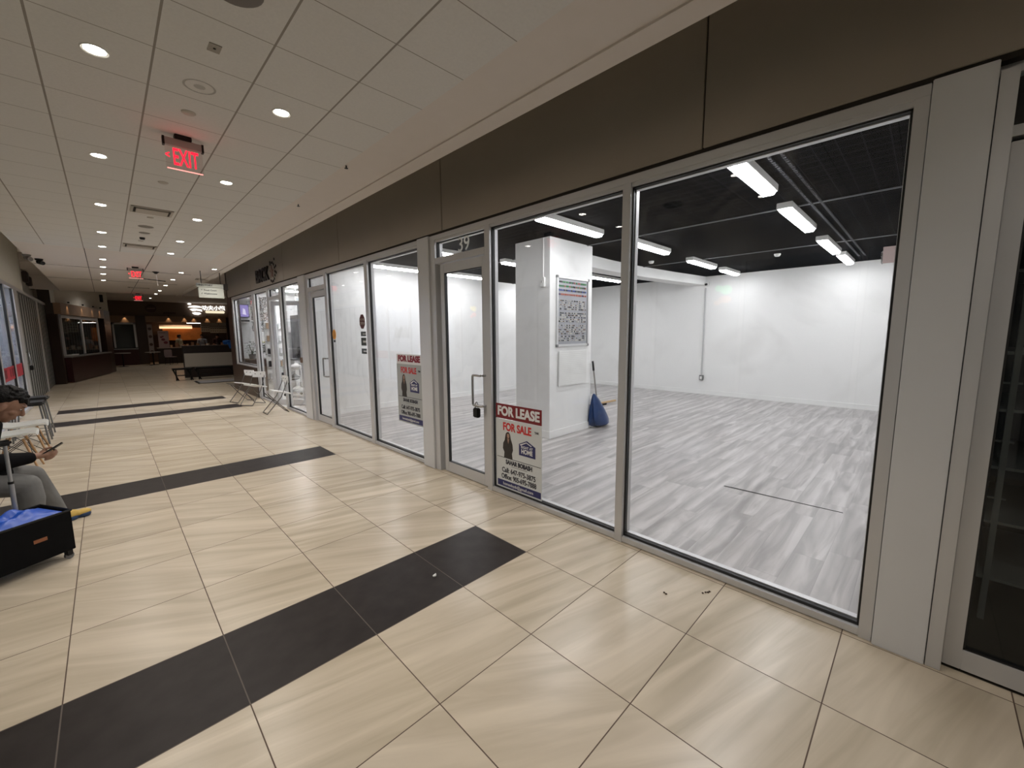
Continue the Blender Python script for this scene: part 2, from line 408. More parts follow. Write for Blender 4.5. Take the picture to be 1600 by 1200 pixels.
window(8, 9.94, 10.70, 2.50, 2.675, sill=False)
b = BM(); box(b, X, X+.11, 9.94, 10.7, 2.425, 2.50, .002); struct('trim_15', b, ALU)
mullion(16, 10.70, 10.86)
window(9, 10.86, 11.98, .06, 2.665)
mullion(17, 11.98, 12.22)
window(10, 12.22, 14.40, .84, 2.665)
mullion(18, 14.40, 14.55, .78)
b = BM(); box(b, X-.02, X+.12, 12.22, 14.97, 0, .785, .003); box(b, X-.02, X+.20, 14.55, 14.97, .785, 2.75, .003); box(b, X-.02, X+.2, 14.97, 15.05, 0, 3.86); struct('wall_brown_pier', b, BROWN)
# shop B door standing open, into the shop
r = struct('door_3'); f = BM()
ox, oy = X+.06, 10.68
dx, dy = math.sin(math.radians(35)), -math.cos(math.radians(35))   # leaf direction from hinge
def leaf(f, a0, a1, z0, z1, t=.022):
    px, py = -dy*t, dx*t
    P = [(ox+dx*a0-px, oy+dy*a0-py), (ox+dx*a1-px, oy+dy*a1-py), (ox+dx*a1+px, oy+dy*a1+py), (ox+dx*a0+px, oy+dy*a0+py)]
    prism(f, [(x, y, z0) for x, y in P], (0, 0, z1-z0))
for a0, a1, z0, z1 in ((0, .07, .01, 2.41), (.66, .73, .01, 2.41), (.07, .66, .01, .13), (.07, .66, 2.31, 2.41)): leaf(f, a0, a1, z0, z1)
obj('door_frame', f, ALU, r); p = BM(); leaf(p, .07, .66, .13, 2.31, .003); obj('pane', p, GLASS, r)
p = BM(); leaf(p, .66, .71, 1.0, 1.12, .05); obj('door_handle', p, mat('brown_door_pull', (.2, .12, .08), .5), r)

# big pillar cladding right of window 1, next shop's door
b = BM(); box(b, X, X+.11, .075, .128, 0, 2.69, .002); struct('trim_19', b, ALU)
b = BM(); box(b, X-.018, X+.2, -.123, .072, 0, 2.745, .003); struct('wall_pillar_right', b, ALUP)
b = BM(); box(b, X-.012, X+.2, -.18, -.127, 0, 2.70, .002); struct('trim_20', b, ALU)
b = BM(); box(b, X+.05, X+.11, -3, -.18, 2.445, 2.49); struct('trim_21', b, ALU)
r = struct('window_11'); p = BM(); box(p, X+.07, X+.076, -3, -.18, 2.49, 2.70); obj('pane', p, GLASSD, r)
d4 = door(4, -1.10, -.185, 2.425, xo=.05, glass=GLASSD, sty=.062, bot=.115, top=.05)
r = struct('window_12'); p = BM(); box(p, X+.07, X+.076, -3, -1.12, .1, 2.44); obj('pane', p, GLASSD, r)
# interior walls of unit 39
b = BM(); box(b, 11.12, 11.22, -.05, 8.55, 0, 3.05); struct('wall_back', b, WHITE)
b = BM(); box(b, X+.11, 11.12, -.05, .02, 0, 3.05); struct('wall_right', b, WHITE)
b = BM(); box(b, X+.11, 11.12, 8.47, 8.55, 0, 3.05); struct('wall_left', b, WHITE)
b = BM(); box(b, X+.11, 11.22, -.05, 8.55, 3.05, 3.12); struct('ceiling', b, MESHC)
b = BM(); box(b, 4.76, 5.85, 4.0, 4.72, 0, 3.05, .004); struct('wall_column', b, WHITE)
b = BM(); box(b, 11.10, 11.12, .02, 8.47, .002, .11); struct('baseboard_back', b, WHITE2)
b = BM(); box(b, X+.11, 11.10, 8.45, 8.47, .002, .11); struct('baseboard_left', b, WHITE2)
b = BM(); box(b, 4.745, 5.865, 3.985, 4.735, .002, .12, .003); struct('baseboard_column', b, WHITE2)
b = BM(); pts = [(5.85, 4.42), (7.2, 4.47), (8.4, 4.44), (9.8, 4.30), (11.12, 4.12)]
prism(b, [(x, y, 2.84) for x, y in pts]+[(x, y+.35, 2.84) for x, y in pts[::-1]], (0, 0, .21)); struct('wall_bulkhead', b, WHITE)
LTRIM = mat('thin_pale_rail', (.14, .145, .16), .6)
b = BM()
for xx in (5.70, 8.42): box(b, xx-.008, xx+.008, .02, 8.47, 3.036, 3.05)
struct('trim_22', b, LTRIM)
b = BM()
for yy in (.93, 1.02):
    k = 3.2
    while k < 10.2:
        box(b, k, k+.035, yy-.012, yy+.012, 3.035, 3.05); k += .055
struct('trim_23', b, mat('perforated_dark_rail', (.020, .022, .028), .8))
# dividing wall and interior of the neighbouring shop
b = BM(); box(b, X+.11, 6.9, 8.55, 8.64, 0, 3.05); struct('wall_dividing', b, WHITE)
b = BM(); box(b, X+.2, 6.9, 14.95, 15.05, 0, 3.05); struct('wall_end', b, WHITE)
b = BM(); box(b, 6.9, 7.0, 8.55, 15.05, 0, 3.05); struct('wall_rear', b, mat('grey_blue_wall', (.42, .44, .46), .7))
b = BM(); box(b, X+.11, 7.0, 8.55, 15.05, 3.05, 3.12); struct('ceiling', b, mat('charcoal_ceiling', (.03, .032, .036), .8))
# dim shop on the right
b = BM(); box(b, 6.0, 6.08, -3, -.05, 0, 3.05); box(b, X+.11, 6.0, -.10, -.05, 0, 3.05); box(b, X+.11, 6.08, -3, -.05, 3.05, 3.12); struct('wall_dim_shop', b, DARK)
# ------------------------------------------------ left side of the corridor
XL = -1.36
b = BM(); box(b, XL-.10, XL, -3.0, 16.0, 2.76, 3.86); struct('wall_left_upper', b, CREAM)
b = BM(); box(b, XL-.35, XL-.25, 16.0, 21.3, 2.76, 3.86); box(b, XL-.35, XL, 15.95, 16.0, 2.76, 3.86); struct('wall_left_recess', b, CREAM)
b = BM(); box(b, XL-.10, XL+.01, -3.0, 21.0, 2.69, 2.76, .002); struct('trim_24', b, ALU)
b = BM(); box(b, XL-.06, XL, -3.0, 14.2, 0, .07, .002)
ys = [-2.2, -.8, .6, 2.0, 3.4, 4.8, 6.2, 7.6, 9.0, 10.4, 11.6, 13.05]
for q in ys: box(b, XL-.06, XL, q, q+.06, .07, 2.69)
struct('trim_25', b, ALU)
k = 13
for a, c in zip(ys, ys[1:]+[14.2]):
    r = struct('window_%d' % k); k += 1
    p = BM(); box(p, XL-.035, XL-.029, a+.062, c-.002, .07, 2.69); obj('pane', p, GLASS if a > 9.5 else GLASSD, r)
    g = BM(); box(g, XL-.045, XL-.012, a+.06, a+.072, .07, 2.69); box(g, XL-.045, XL-.012, c-.012, c, .07, 2.69); obj('gasket', g, GASK, r)
b = BM(); box(b, XL-.06, XL+.005, 14.2, 14.75, 0, 2.69, .003); box(b, XL-.06, XL+.005, 18.35, 18.7, 0, 2.69, .003); struct('trim_26', b, ALU)
# interior of the lit left shop and of the dark ones
b = BM(); box(b, -4.0, -3.9, -3, 14.2, 0, 3.0); box(b, -4, XL-.1, -3, 14.2, 3.0, 3.05); box(b, -4, XL-.1, 9.4, 9.45, 0, 3.0); struct('wall_left_shops', b, mat('shop_inner_wall', (.7, .73, .8), .8))
b = BM(); box(b, -4.0, XL-.1, -3, 14.25, -.1, 0); struct('floor', b, mat('left_shop_floor', (.3, .3, .3), .6))
b = BM(); box(b, -4.0, XL-.06, 14.16, 14.25, 0, 3.05); struct('wall_left_end', b, mat('shop_side_wall', (.62, .65, .72), .8))
# pier and diagonal kiosk front
b = BM(); box(b, -1.5, -1.10, 21.0, 21.25, 0, 3.62); struct('wall_pier', b, BROWN)
P0, Q0 = Vector((-1.117, 20.9)), Vector((-.03, 25.6))
DD = (Q0-P0).normalized(); NN = Vector((DD.y, -DD.x))     # normal towards the food court
KL = (Q0-P0).length
def kp(s, o=0): v = P0+DD*s+NN*o; return (v.x, v.y)
def kbox(b, s0, s1, o0, o1, z0, z1):
    prism(b, [(*kp(s0, o0), z0), (*kp(s1, o0), z0), (*kp(s1, o1), z0), (*kp(s0, o1), z0)], (0, 0, z1-z0)); return b
b = kbox(BM(), 0, KL+1.0, -.1, 0, 2.78, 3.62); struct('wall_kiosk', b, CREAM)
b = kbox(BM(), KL+.1, KL+1.0, -.4, 0.02, 0, 2.78); struct('wall_kiosk_post', b, BROWN); b = kbox(BM(), 0, .12, -.35, 0.0, 0, 2.4); struct('wall_kiosk_post', b, BROWN)
# food court far wall
YF = 32.0
b = BM(); box(b, -4, 9, YF, YF+.1, 2.78, 3.7); struct('wall_far', b, mat('brown_header_wall', (.16, .11, .08), .7))
for q in ((1.28, 1.72, YF-.15), (-4, .15, YF-.05), (5.6, 9, YF-.2)):
    b = BM(); box(b, q[0], q[1], q[2], YF+.1, 0, 2.78); struct('wall_far_pier', b, BROWN)
b = BM(); box(b, -4, 9, 34.0, 34.1, 0, 3.7); box(b, -4, 9, YF+.1, 34, 2.8, 2.85); struct('wall_kitchen', b, mat('kitchen_back_wall', (.10, .065, .045), .6))
b = BM(); box(b, 9, 9.1, 15.05, 34, 0, 3.7); box(b, -4.1, -4, 14, 34, 0, 3.95); struct('wall_food_court_sides', b, BROWN)
b = BM(); box(b, 3.0, 9, 15.05, 15.1, 0, 3.7); struct('wall_food_court_near', b, BROWN)
b = BM(); box(b, -4, X+.3, -3.1, -3, 0, 3.95); struct('wall_behind', b, CREAM)

# ================================================================== THINGS
ORD = ['nearest', 'second', 'third', 'fourth', 'fifth', 'sixth', 'seventh', 'eighth', 'ninth', 'tenth', 'eleventh']
# ---- recessed downlights
RING = mat('downlight_ring', (.62, .60, .56), .5)
def downlight(x, y, z, label, power=SPOT, color=(1, .93, .86)):
    t = thing('downlight', label, 'ceiling light', (x, y, z), 0, 'recessed round downlights')
    obj('trim_ring', lathe(BM(), [(.046, -.001), (.056, -.005), (.060, 0), (.046, .004)]), RING, t, True)
    obj('lens', lathe(BM(), [(.001, -.004), (.036, -.004), (.046, -.001), (.046, .003), (.001, .003)]), LENS, t, True)
    if power: spot('lamp', (0, 0, -.03), power, 2.5, color, .9, .05, t)
for i, y in enumerate([3.28, 5.10, 6.94, 8.74, 10.1, 11.74, 13.03, 14.48, 16.1]):
    downlight(.10, y, 3.17, '%s round recessed downlight of the left ceiling row' % ORD[i] if i else 'large looking round recessed downlight nearest the camera in left ceiling row', SPOT*(1 if y < 9 else .6))
for i, y in enumerate([3.28, 5.11, 6.97, 8.73, 10.1]):
    downlight(1.01, y, 3.17, '%s round recessed downlight of the right row over the tiled walkway' % ORD[i], SPOT*(1 if y < 9 else .6))
for i, (x, y) in enumerate([(1.93, 11.73), (1.457, 12.97), (1.457, 14.73), (1.45, 16.55), (1.46, 18.6)]):
    downlight(x, y, 3.158 if x > 1.8 else 3.17, ['round downlight close to the dark fascia beside the hanging directory sign', 'round downlight right of the farther exit sign, nearest of the far row', 'second round downlight of the far row before the food court', 'third round downlight of the far row before the food court', 'fourth round downlight of the far row before the food court'][i], SPOT*.9)
for x, y, z, l, k in ((1.46, 20.1, 3.17, 'round downlight at the edge where the ceiling steps up to the food court', .5), (1.87, 29.1, 3.62, 'small distant round downlight in raised food court ceiling', 1.2),
                   (.4, 22.8, 3.62, 'added unseen fill downlight in raised food court ceiling near the kiosk', .9), (2.6, 25.0, 3.62, 'added unseen fill downlight in raised food court ceiling behind the benches', .6)):  # last two: unseen fill lamps added to brighten the kiosk wall
    downlight(x, y, z, l, SPOT*k)
# spots hidden behind the camera's shoulder belong to the same rows
for x in (.10, 1.01):
    for y in (1.45, -.4): downlight(x, y, 3.17, 'round recessed downlight of the %s row above the camera, %s one' % ('left' if x < .5 else 'right', 'nearer' if y > 0 else 'farther'), SPOT*.8)

# ---- linear fixtures of the empty shop
def tube_light(x0, x1, y, label, z=3.05, group='long ceiling fixtures in the empty shop'):
    t = thing('ceiling_fixture', label, 'ceiling light', (x0, y, z), 0, group); L_ = x1-x0
    obj('housing', box(BM(), 0, L_, -.075, .075, -.065, -.0, .004), WHP, t)
    d = BM(); r = bmesh.ops.create_cube(d, size=1)['verts']
    for v in r:
        w_ = .062 if v.co.z > 0 else .045
        v.co = Vector((.02+(v.co.x+.5)*(L_-.04), v.co.y*2*w_, -.066+(v.co.z-.5)*.03))
    obj('diffuser', d, TUBEM, t)
LAB = 'long white ceiling fixture in the empty shop, '
for x0, x1, y, l in [(3.35, 4.75, 1.20, 'brightest, nearest in the right row'), (5.44, 6.84, 1.22, 'second in the right row'), (7.72, 9.12, 1.22, 'third in the right row'), (9.5, 10.75, 1.20, 'last of the right row by back wall'),
                     (3.72, 5.02, 3.32, 'just in front of the square column'), (5.75, 6.97, 3.25, 'second of the middle row'), (8.0, 9.25, 3.28, 'third of the middle row'), (9.75, 10.75, 3.28, 'last of the middle row by back wall'),
                     (5.5, 6.8, 5.80, 'left of the column, partly hidden by it'), (8.4, 9.85, 5.85, 'seen right of the column below the bulkhead'), (3.7, 5.05, 5.85, 'over the left windows, nearest of its row'),
                     (3.75, 5.1, 7.8, 'seen through the window beside the posters'), (5.5, 6.8, 7.8, 'seen through the glass door'), (8.0, 9.3, 7.8, 'small, near the far left wall')]:
    tube_light(x0, x1, y, LAB+l)

# ---- exit signs
GREYP = mat('grey_metal_housing', (.35, .33, .31), .4, .3)
ACR = glassmat('exit_acrylic', (.96, .93, .93), .01)
def exit_sign(x, y, z, w_, label, arrow=True):
    t = thing('exit_sign', label, 'exit sign', (x, y, z), 0, 'red exit signs')
    obj('canopy', box(BM(), -w_*.22, w_*.22, -.035, .035, -.032, 0, .004), BLK, t)
    hb = box(BM(), -w_/2, w_/2, -.018, .018, -.085, -.032, .003); hs = obj('housing', hb, GREYP, t)
    for s in (-1, 1): obj('end_cap', box(BM(), s*w_/2-.007, s*w_/2+.007, -.021, .021, -.09, -.03), BLK, t)
    obj('acrylic_panel', box(BM(), -w_*.48, w_*.48, -.003, .003, -.25, -.085), ACR, t)
    s = w_/.46
    text('EXIT', .175, (.008, -.006, -.168), REDL, t, FACE_MY, depth=.003, bold=.0015, name='lettering', squeeze=.45*w_/.24)
    if arrow: text('<', .07, (-w_*.43, -.006, -.16), REDL, t, FACE_MY, depth=.003, bold=.001, name='arrow', squeeze=.7)
    obj('bottom_edge', box(BM(), -w_*.46, w_*.46, -.004, .004, -.256, -.249), emis('red_edge', (1, .35, .3), 1.4), t)
    return t
exit_sign(.565, 4.19, 3.17, .24, 'nearest red EXIT sign hanging from ceiling with arrow pointing left')
exit_sign(.607, 12.55, 3.17, .26, 'red EXIT sign hanging halfway down the corridor ceiling')
exit_sign(.97, 20.3, 3.17, .26, 'small distant red EXIT sign above the food court entrance')
l = bpy.data.lights.new('exit_glow', 'POINT'); l.energy = .12; l.color = (1, .05, .06); l.shadow_soft_size = .08
o = bpy.data.objects.new('exit_glow', l); COL.objects.link(o); o.location = (.565, 4.10, 3.02)

# ---- small ceiling fittings
VENT = mat('beige_grille_metal', (.42, .38, .33), .5)
def vent(x, y, wx, wy, label):
    t = thing('ceiling_vent', label, 'air vent', (x, y, 3.17), 0, 'slot air vents along the ceiling')
    f = BM()
    for a in (-1, 1): box(f, a*wx/2-.012, a*wx/2+.012, -wy/2-.012, wy/2+.012, -.012, 0); box(f, -wx/2, wx/2, a*wy/2-.012, a*wy/2+.012, -.012, 0)
    obj('frame', f, VENT, t)
    obj('backing', box(BM(), -wx/2+.01, wx/2-.01, -wy/2+.01, wy/2-.01, -.003, -.001), SEAM, t)
    obj('core_panel', box(BM(), -wx/2+.035, wx/2-.035, -wy/2+.05, wy/2-.035, -.018, -.006, .003), VENT, t)
vent(.55, 6.86, .37, .30, 'nearer rectangular air vent between the two rows of downlights')
vent(.56, 9.64, .40, .30, 'farther rectangular air vent between the two rows of downlights')
vent(2.05, 14.1, .30, .3, 'dark slot vent in the ceiling above the directory sign')
vent(.9, 17.9, .5, .25, 'dim slot vent in the far ceiling before the food court')
PL = mat('speckled_plate', (.30, .27, .23), .6, noise=.3, nscale=120)
t = thing('sensor_plate', 'small square grey plate in the ceiling tile nearest the camera', 'ceiling plate', (.557, 2.815, 3.17))
obj('plate', box(BM(), -.028, .028, -.040, .040, -.004, 0, .001), PL, t); obj('sensor_eye', lathe(BM(), [(.001, -.007), (.006, -.006), (.007, -.004)]), BLK, t)
def disc(x, y, r, label, z=3.17, name='ceiling_disc', cat='ceiling fitting', m=None, h=.008, z1=None):
    return tag(obj(name, lathe(BM(), [(.001, -h), (r*.82, -h), (r, -h*.3), (r, 0), (.001, 0)], n=28), m or mat('fitting_white', (.44, .40, .35), .5), None, True, (x, y, z)), label, cat, 'round ceiling fittings')
disc(.55, 3.72, .042, 'round ceiling cover plate between exit sign and the stained tile')
disc(.554, 5.53, .042, 'round ceiling cover plate just beyond the nearest exit sign')
disc(.556, 7.24, .035, 'thin small round cover plate just past nearer vent')
disc(.546, 7.88, .085, 'round ceiling speaker grille beyond the nearer vent', name='ceiling_speaker', cat='speaker', m=mat('speaker_grille', (.22, .20, .18), .6, noise=.3, nscale=200))
disc(.556, 8.37, .065, 'second round ceiling speaker grille beyond the nearer vent', name='ceiling_speaker', cat='speaker', m=mat('speaker_grille', (.22, .20, .18), .6, noise=.3, nscale=200))
disc(.55, 8.78, .035, 'tiny dark round sensor on ceiling before the farther vent', name='smoke_detector', cat='smoke detector', m=BLK, h=.03)
disc(.548, 9.1, .035, 'tiny pale round cover plate just before the farther vent')
disc(.545, 2.28, .115, 'large round ceiling speaker cut by the top edge of the picture', name='ceiling_speaker', cat='speaker', m=mat('speaker_ribbed', (.14, .12, .10), .6), h=.02)
# water stain on one tile: a faint brown mark with a ring, its own thin skin on the tile
st = mat('water_stain', (.36, .31, .26), .9); g = G(st); N, L = nt(st); b_ = N['Principled BSDF']
tc = N.new('ShaderNodeTexCoord'); ln = N.new('ShaderNodeVectorMath'); ln.operation = 'LENGTH'; L.new(tc.outputs['Object'], ln.inputs[0])
L.new(g.m('MULTIPLY', g.m('MAXIMUM', g.m('COMPARE', ln.outputs['Value'], .078, .006), g.m('MULTIPLY', g.m('LESS_THAN', ln.outputs['Value'], .03), .8)), .22), b_.inputs['Alpha'])
tag(obj('water_stain', lathe(BM(), [(.001, 0), (.09, 0)], n=32), st, None, False, (.556, 3.30, 3.1688)), 'faint brown ring shaped water stain on ceiling tile', 'stain')
# sprinklers on the drywall edge
for x, y, l in ((1.705, 3.86, 'tiny black sprinkler tip at the tile edge near the fascia, nearer one'), (1.76, 5.35, 'tiny black sprinkler tip on drywall border near the fascia, farther one')):
    t = thing('sprinkler_head', l, 'sprinkler', (x, y, 3.17), 0, 'sprinkler tips'); obj('stem', tube(BM(), (0, 0, 0), (0, 0, -.022), .006), BLK, t); obj('deflector', lathe(BM(), [(.001, -.026), (.016, -.025), (.016, -.022), (.001, -.021)]), BLK, t)
# cameras
def dome(x, y, label, m):
    t = thing('security_camera', label, 'security camera', (x, y, 3.17), 0, 'ceiling security cameras')
    obj('mount', lathe(BM(), [(.001, -.03), (.055, -.03), (.06, 0), (.001, 0)]), m, t, True)
    b = BM(); tube(b, (0, 0, -.07), (.05, -.09, -.09), .035, .038, 16); ball(b, (0, 0, -.06), .045); obj('camera_body', b, m, t, True)
dome(-.80, 12.5, 'black bullet security camera at the left edge of the ceiling', BLK)
dome(-.915, 12.0, 'grey security camera at far left of ceiling beside the black one', mat('camera_grey', (.2, .18, .16), .5))
t = thing('ceiling_bracket', 'dark bracket with a hanging white cord beyond the second exit sign', 'ceiling bracket', (1.0, 13.2, 3.17))  # plain ceiling bracket with rail and cord, carries no lamp
obj('mount', lathe(BM(), [(.001, -.05), (.02, -.05), (.07, 0), (.001, 0)]), BLK, t); obj('cord', tube(BM(), (0, 0, -.05), (.015, 0, -.33), .007), WHP, t); obj('rail', tube(BM(), (-.35, -.2, -.20), (.15, -.2, -.23), .01), BLK, t)

# ---- hanging directory sign
t = thing('directory_sign', 'pale hanging directory sign with header strip beside the fascia', 'directory sign', (1.92, 12.3, 3.17), 0)
PS = mat('sign_face_pale', (.50, .52, .47), .5)
obj('panel', box(BM(), -.25, .25, -.03, .03, -.63, -.385, .003), PS, t)
obj('header_panel', box(BM(), -.28, .25, -.035, .035, -.38, -.295, .003), PS, t)
for sx_ in (-.18, .2): obj('hanger', tube(BM(), (sx_, 0, -.3), (sx_, 0, 0), .008), BLK, t)
TG = mat('sign_text_grey', (.08, .08, .08), .6)
text('DIRECTORY', .06, (-.13, -.038, -.335), TG, t, FACE_MY, depth=.002, bold=.002)
text('<', .052, (-.19, -.033, -.45), TG, t, FACE_MY, depth=.002, bold=.001, name='arrow')
text('<', .052, (-.19, -.033, -.53), TG, t, FACE_MY, depth=.002, bold=.001, name='arrow')
text('Food Court', .052, (-.02, -.033, -.45), TG, t, FACE_MY, depth=.002, bold=.001)
text('Washrooms', .052, (-.02, -.033, -.53), TG, t, FACE_MY, depth=.002, bold=.001)
obj('bracket', box(BM(), .26, .34, -.05, .05, -.42, -.28), SEAM, t)

# ---- sign of the neighbouring shop on the fascia
t = thing('shop_sign', 'dark letters with a round spotted emblem on the bronze fascia', 'shop sign', (X-.012, 10.6, 3.0), 0)
SL = mat('sign_letters_black', (.012, .008, .01), .5); SP = mat('emblem_pink', (.22, .13, .11), .5)
text('BACK', .40, (-.02, .36, 0), SL, t, depth=.018, bold=.012, squeeze=1.0)
eb = BM()
for k in range(5):
    a = k*2*PI/5+PI/2
    prism(eb, [(-.02, -.45+.05*math.cos(a-PI/5), .05*math.sin(a-PI/5)), (-.02, -.45+.15*math.cos(a), .15*math.sin(a)), (-.02, -.45+.05*math.cos(a+PI/5), .05*math.sin(a+PI/5)), (-.02, -.45, 0)], (-.015, 0, 0))
obj('emblem', eb, SP, t)
DB = []
for k in range(11):
    a = PI*.62-k*.33*PI/2.0; rr = .20
    DB.append((-.02, -.45-rr*1.1*math.sin(k*.42-.5), rr*math.cos(k*.42-.5)))
for q in ((-.66, .25), (-.74, .10), (-.75, -.04), (-.33, .22)): DB.append((-.02, q[0], q[1]))
for q in DB: obj('emblem_dot', ball(BM(), q, .027, (.4, .8, 1.2), 10, 8), SL, t)

# ---- number over the door and window stickers
NUM = mat('frosted_number', (.8, .79, .75), .6); N, L = nt(NUM); tl = N.new('ShaderNodeBsdfTranslucent'); tl.inputs[0].default_value = (.8, .79, .75, 1)
mxs = N.new('ShaderNodeMixShader'); mxs.inputs[0].default_value = .6; L.new(N['Principled BSDF'].outputs[0], mxs.inputs[1]); L.new(tl.outputs[0], mxs.inputs[2]); L.new(mxs.outputs[0], N['Material Output'].inputs[0])
tag(text('39', .21, (X+.038, 3.52, 2.575), NUM, depth=.001, bold=.001, name='door_number'), 'pale number 39 on the glass above the door', 'door number')
t = thing('round_sticker', 'orange oval sticker on glass right of the closed side door', 'sticker', (X+.040, 7.115, 1.64))
ob = BM(); prism(ob, [(0, .075*math.cos(a*PI/12), .085*math.sin(a*PI/12)) for a in range(24)], (-.001, 0, 0)); obj('orange_disc', ob, mat('sticker_orange', (.75, .33, .04), .5), t)
ob = BM(); prism(ob, [(-.001, .045*math.cos(a*PI/12), .055*math.sin(a*PI/12)) for a in range(24)], (-.001, 0, 0)); obj('inner_disc', ob, mat('sticker_amber', (.55, .24, .03), .5), t)
obj('tab', box(BM(), -.001, 0, -.035, .035, -.13, -.095), BLK, t)
def octo(r, ry=1.): return [(0, r*ry*math.cos(PI/8+k*PI/4), r*math.sin(PI/8+k*PI/4)) for k in range(8)]
t = thing('stop_sticker', 'dark red octagonal sticker near the mullion on the glass', 'sticker', (X+.040, 6.02, 1.83))
obj('octagon', prism(BM(), octo(.115, .85), (-.001, 0, 0)), mat('sticker_maroon', (.10, .02, .02), .5), t)
text('WE ARE', .05, (-.002, 0, .03), mat('sticker_text', (.5, .45, .4), .6), t, depth=.0005); text('OPEN', .06, (-.002, 0, -.03), bpy.data.materials['sticker_text'], t, depth=.0005)
for i, (z, hh, l) in enumerate(((1.645, .035, 'small dark notice directly under the red octagonal sticker'), (1.53, .06, 'dark card sticker, middle one in the column beside mullion'), (1.385, .04, 'dark card sticker, lowest in the column beside the mullion'))):
    t = thing('window_notice', l, 'sticker', (X+.040, 6.0, z), 0, 'stickers in a column on the glass')
    obj('card', box(BM(), -.001, 0, -.085, .085, -hh, hh, 0), mat('notice_dark', (.05, .06, .06), .5), t)
    obj('pale_stripe', box(BM(), -.002, -.001, -.085, .02, -hh*.25, hh*.25), mat('notice_pale', (.6, .6, .6), .5), t)

# ---- posters in the windows
POST = mat('poster_white', (.66, .68, .68), .35); POSTG = mat('poster_grey', (.40, .42, .42), .35)
RED = mat('poster_red', (.62, .03, .03), .4); MAR = mat('banner_maroon', (.20, .012, .018), .4); NAVY = mat('poster_navy', (.028, .030, .13), .4)
INK = mat('poster_ink', (.02, .02, .035), .5); SUIT = mat('print_suit', (.035, .03, .027), .5); SKINP = mat('print_skin', (.42, .26, .19), .5); HAIRP = mat('print_hair', (.045, .025, .02), .5)
PWH = mat('print_white', (.82, .82, .82), .4)
def poster(yl, yr, z0, z1, x, label, paper):
    W_, HH = yl-yr, z1-z0
    t = thing('window_poster', label, 'poster', (x, (yl+yr)/2, z0), 0, 'real estate posters')
    def Y(f): return W_/2-f*W_          # f from left
    def Z(f): return HH*(1-f)           # f from top
    obj('sheet', box(BM(), -.003, 0, -W_/2, W_/2, 0, HH), paper, t)
    text('FOR SALE', W_*.175, (-.0045, Y(.48), Z(.105)), RED, t, depth=.0008, bold=.0035*W_/.6, squeeze=.83)
    text('TAR', W_*.045, (-.0045, Y(.90), Z(.10)), INK, t, depth=.0005, bold=.001)
    # printed portrait of a woman in a dark suit
    def pl(pts, m, n, d=.0045): return obj(n, prism(BM(), [(-d, Y(a), Z(c)) for a, c in pts], (.0012, 0, 0)), m, t)
    pl([(.235, .20), (.265, .175), (.30, .172), (.33, .20), (.345, .26), (.36, .33), (.335, .35), (.225, .35), (.205, .31), (.22, .25)], HAIRP, 'printed_hair')
    pl([(.262, .205), (.29, .192), (.315, .205), (.318, .24), (.292, .268), (.266, .245)], SKINP, 'printed_face', .0055)
    pl([(.225, .275), (.268, .262), (.292, .30), (.315, .262), (.355, .28), (.385, .34), (.395, .42), (.37, .47), (.385, .55), (.19, .55), (.20, .47), (.165, .42), (.175, .34)], SUIT, 'printed_suit', .0050)
    pl([(.268, .262), (.292, .34), (.315, .262), (.292, .275)], SKINP, 'printed_neckline', .0060)
    # house-shaped logo
    pl([(.53, .30), (.70, .235), (.875, .30), (.875, .455), (.53, .455)], NAVY, 'logo')
    pl([(.55, .305), (.69, .255), (.70, .262), (.57, .318)], PWH, 'logo_roof', .0055); pl([(.69, .255), (.80, .292), (.79, .302), (.69, .266)], PWH, 'logo_roof', .0055)
    text('RIGHT AT', W_*.055, (-.006, Y(.70), Z(.335)), PWH, t, depth=.0005, bold=.0006, name='logo_lettering')
    text('HOME', W_*.10, (-.006, Y(.70), Z(.395)), PWH, t, depth=.0005, bold=.002, squeeze=.85, name='logo_lettering')
    obj('rule', box(BM(), -.0045, -.003, Y(.985), Y(.03), Z(.556), Z(.550)), INK, t)
    text('SAHAR BOBASH', W_*.098, (-.0045, Y(.52), Z(.61)), INK, t, depth=.0006, bold=.0028*W_/.6, squeeze=.82)
    obj('small_rule', box(BM(), -.0045, -.003, Y(.70), Y(.36), Z(.662), Z(.655)), mat('rule_grey', (.3, .3, .3), .5), t)
    text('Call: 647-975-3875', W_*.112, (-.0045, Y(.51), Z(.735)), INK, t, depth=.0006, bold=.0015*W_/.6, squeeze=.86)
    text('Office: 905-695-7888', W_*.112, (-.0045, Y(.51), Z(.83)), INK, t, depth=.0006, bold=.0015*W_/.6, squeeze=.80)
    obj('email_band', box(BM(), -.0045, -.003, Y(.985), Y(.035), Z(.978), Z(.89)), NAVY, t)
    text('homesbysb@gmail.com', W_*.07, (-.006, Y(.50), Z(.935)), PWH, t, depth=.0005, bold=.0003)
    return t
poster(3.045, 2.42, .066, .782, X+.040, 'white real estate poster with FOR SALE and phone numbers beside glass door', POST)
poster(5.03, 4.41, .455, 1.246, X+.040, 'greyish FOR SALE real estate poster beside the pillar, left of door', POSTG)
t = thing('lease_banner', 'dark red FOR LEASE strip taped above the nearer poster', 'banner', (X+.040, 2.732, .862))
obj('strip', box(BM(), -.003, 0, -.31, .31, -.073, .075), MAR, t)
text('FOR LEASE', .128, (-.0045, 0, 0), PWH, t, depth=.001, bold=.0055, squeeze=.93)
t = thing('lease_banner', 'FOR LEASE in red letters on clear strip above the farther poster', 'banner', (X+.040, 4.72, 1.315))
obj('strip', box(BM(), -.001, 0, -.31, .31, -.07, .062), mat('clear_backing', (.75, .75, .75), .4), t)
text('FOR LEASE', .105, (-.002, 0, .0), mat('letters_maroon', (.24, .012, .03), .4), t, depth=.001, bold=.0065, squeeze=1.08)
# little tape marks
t = None

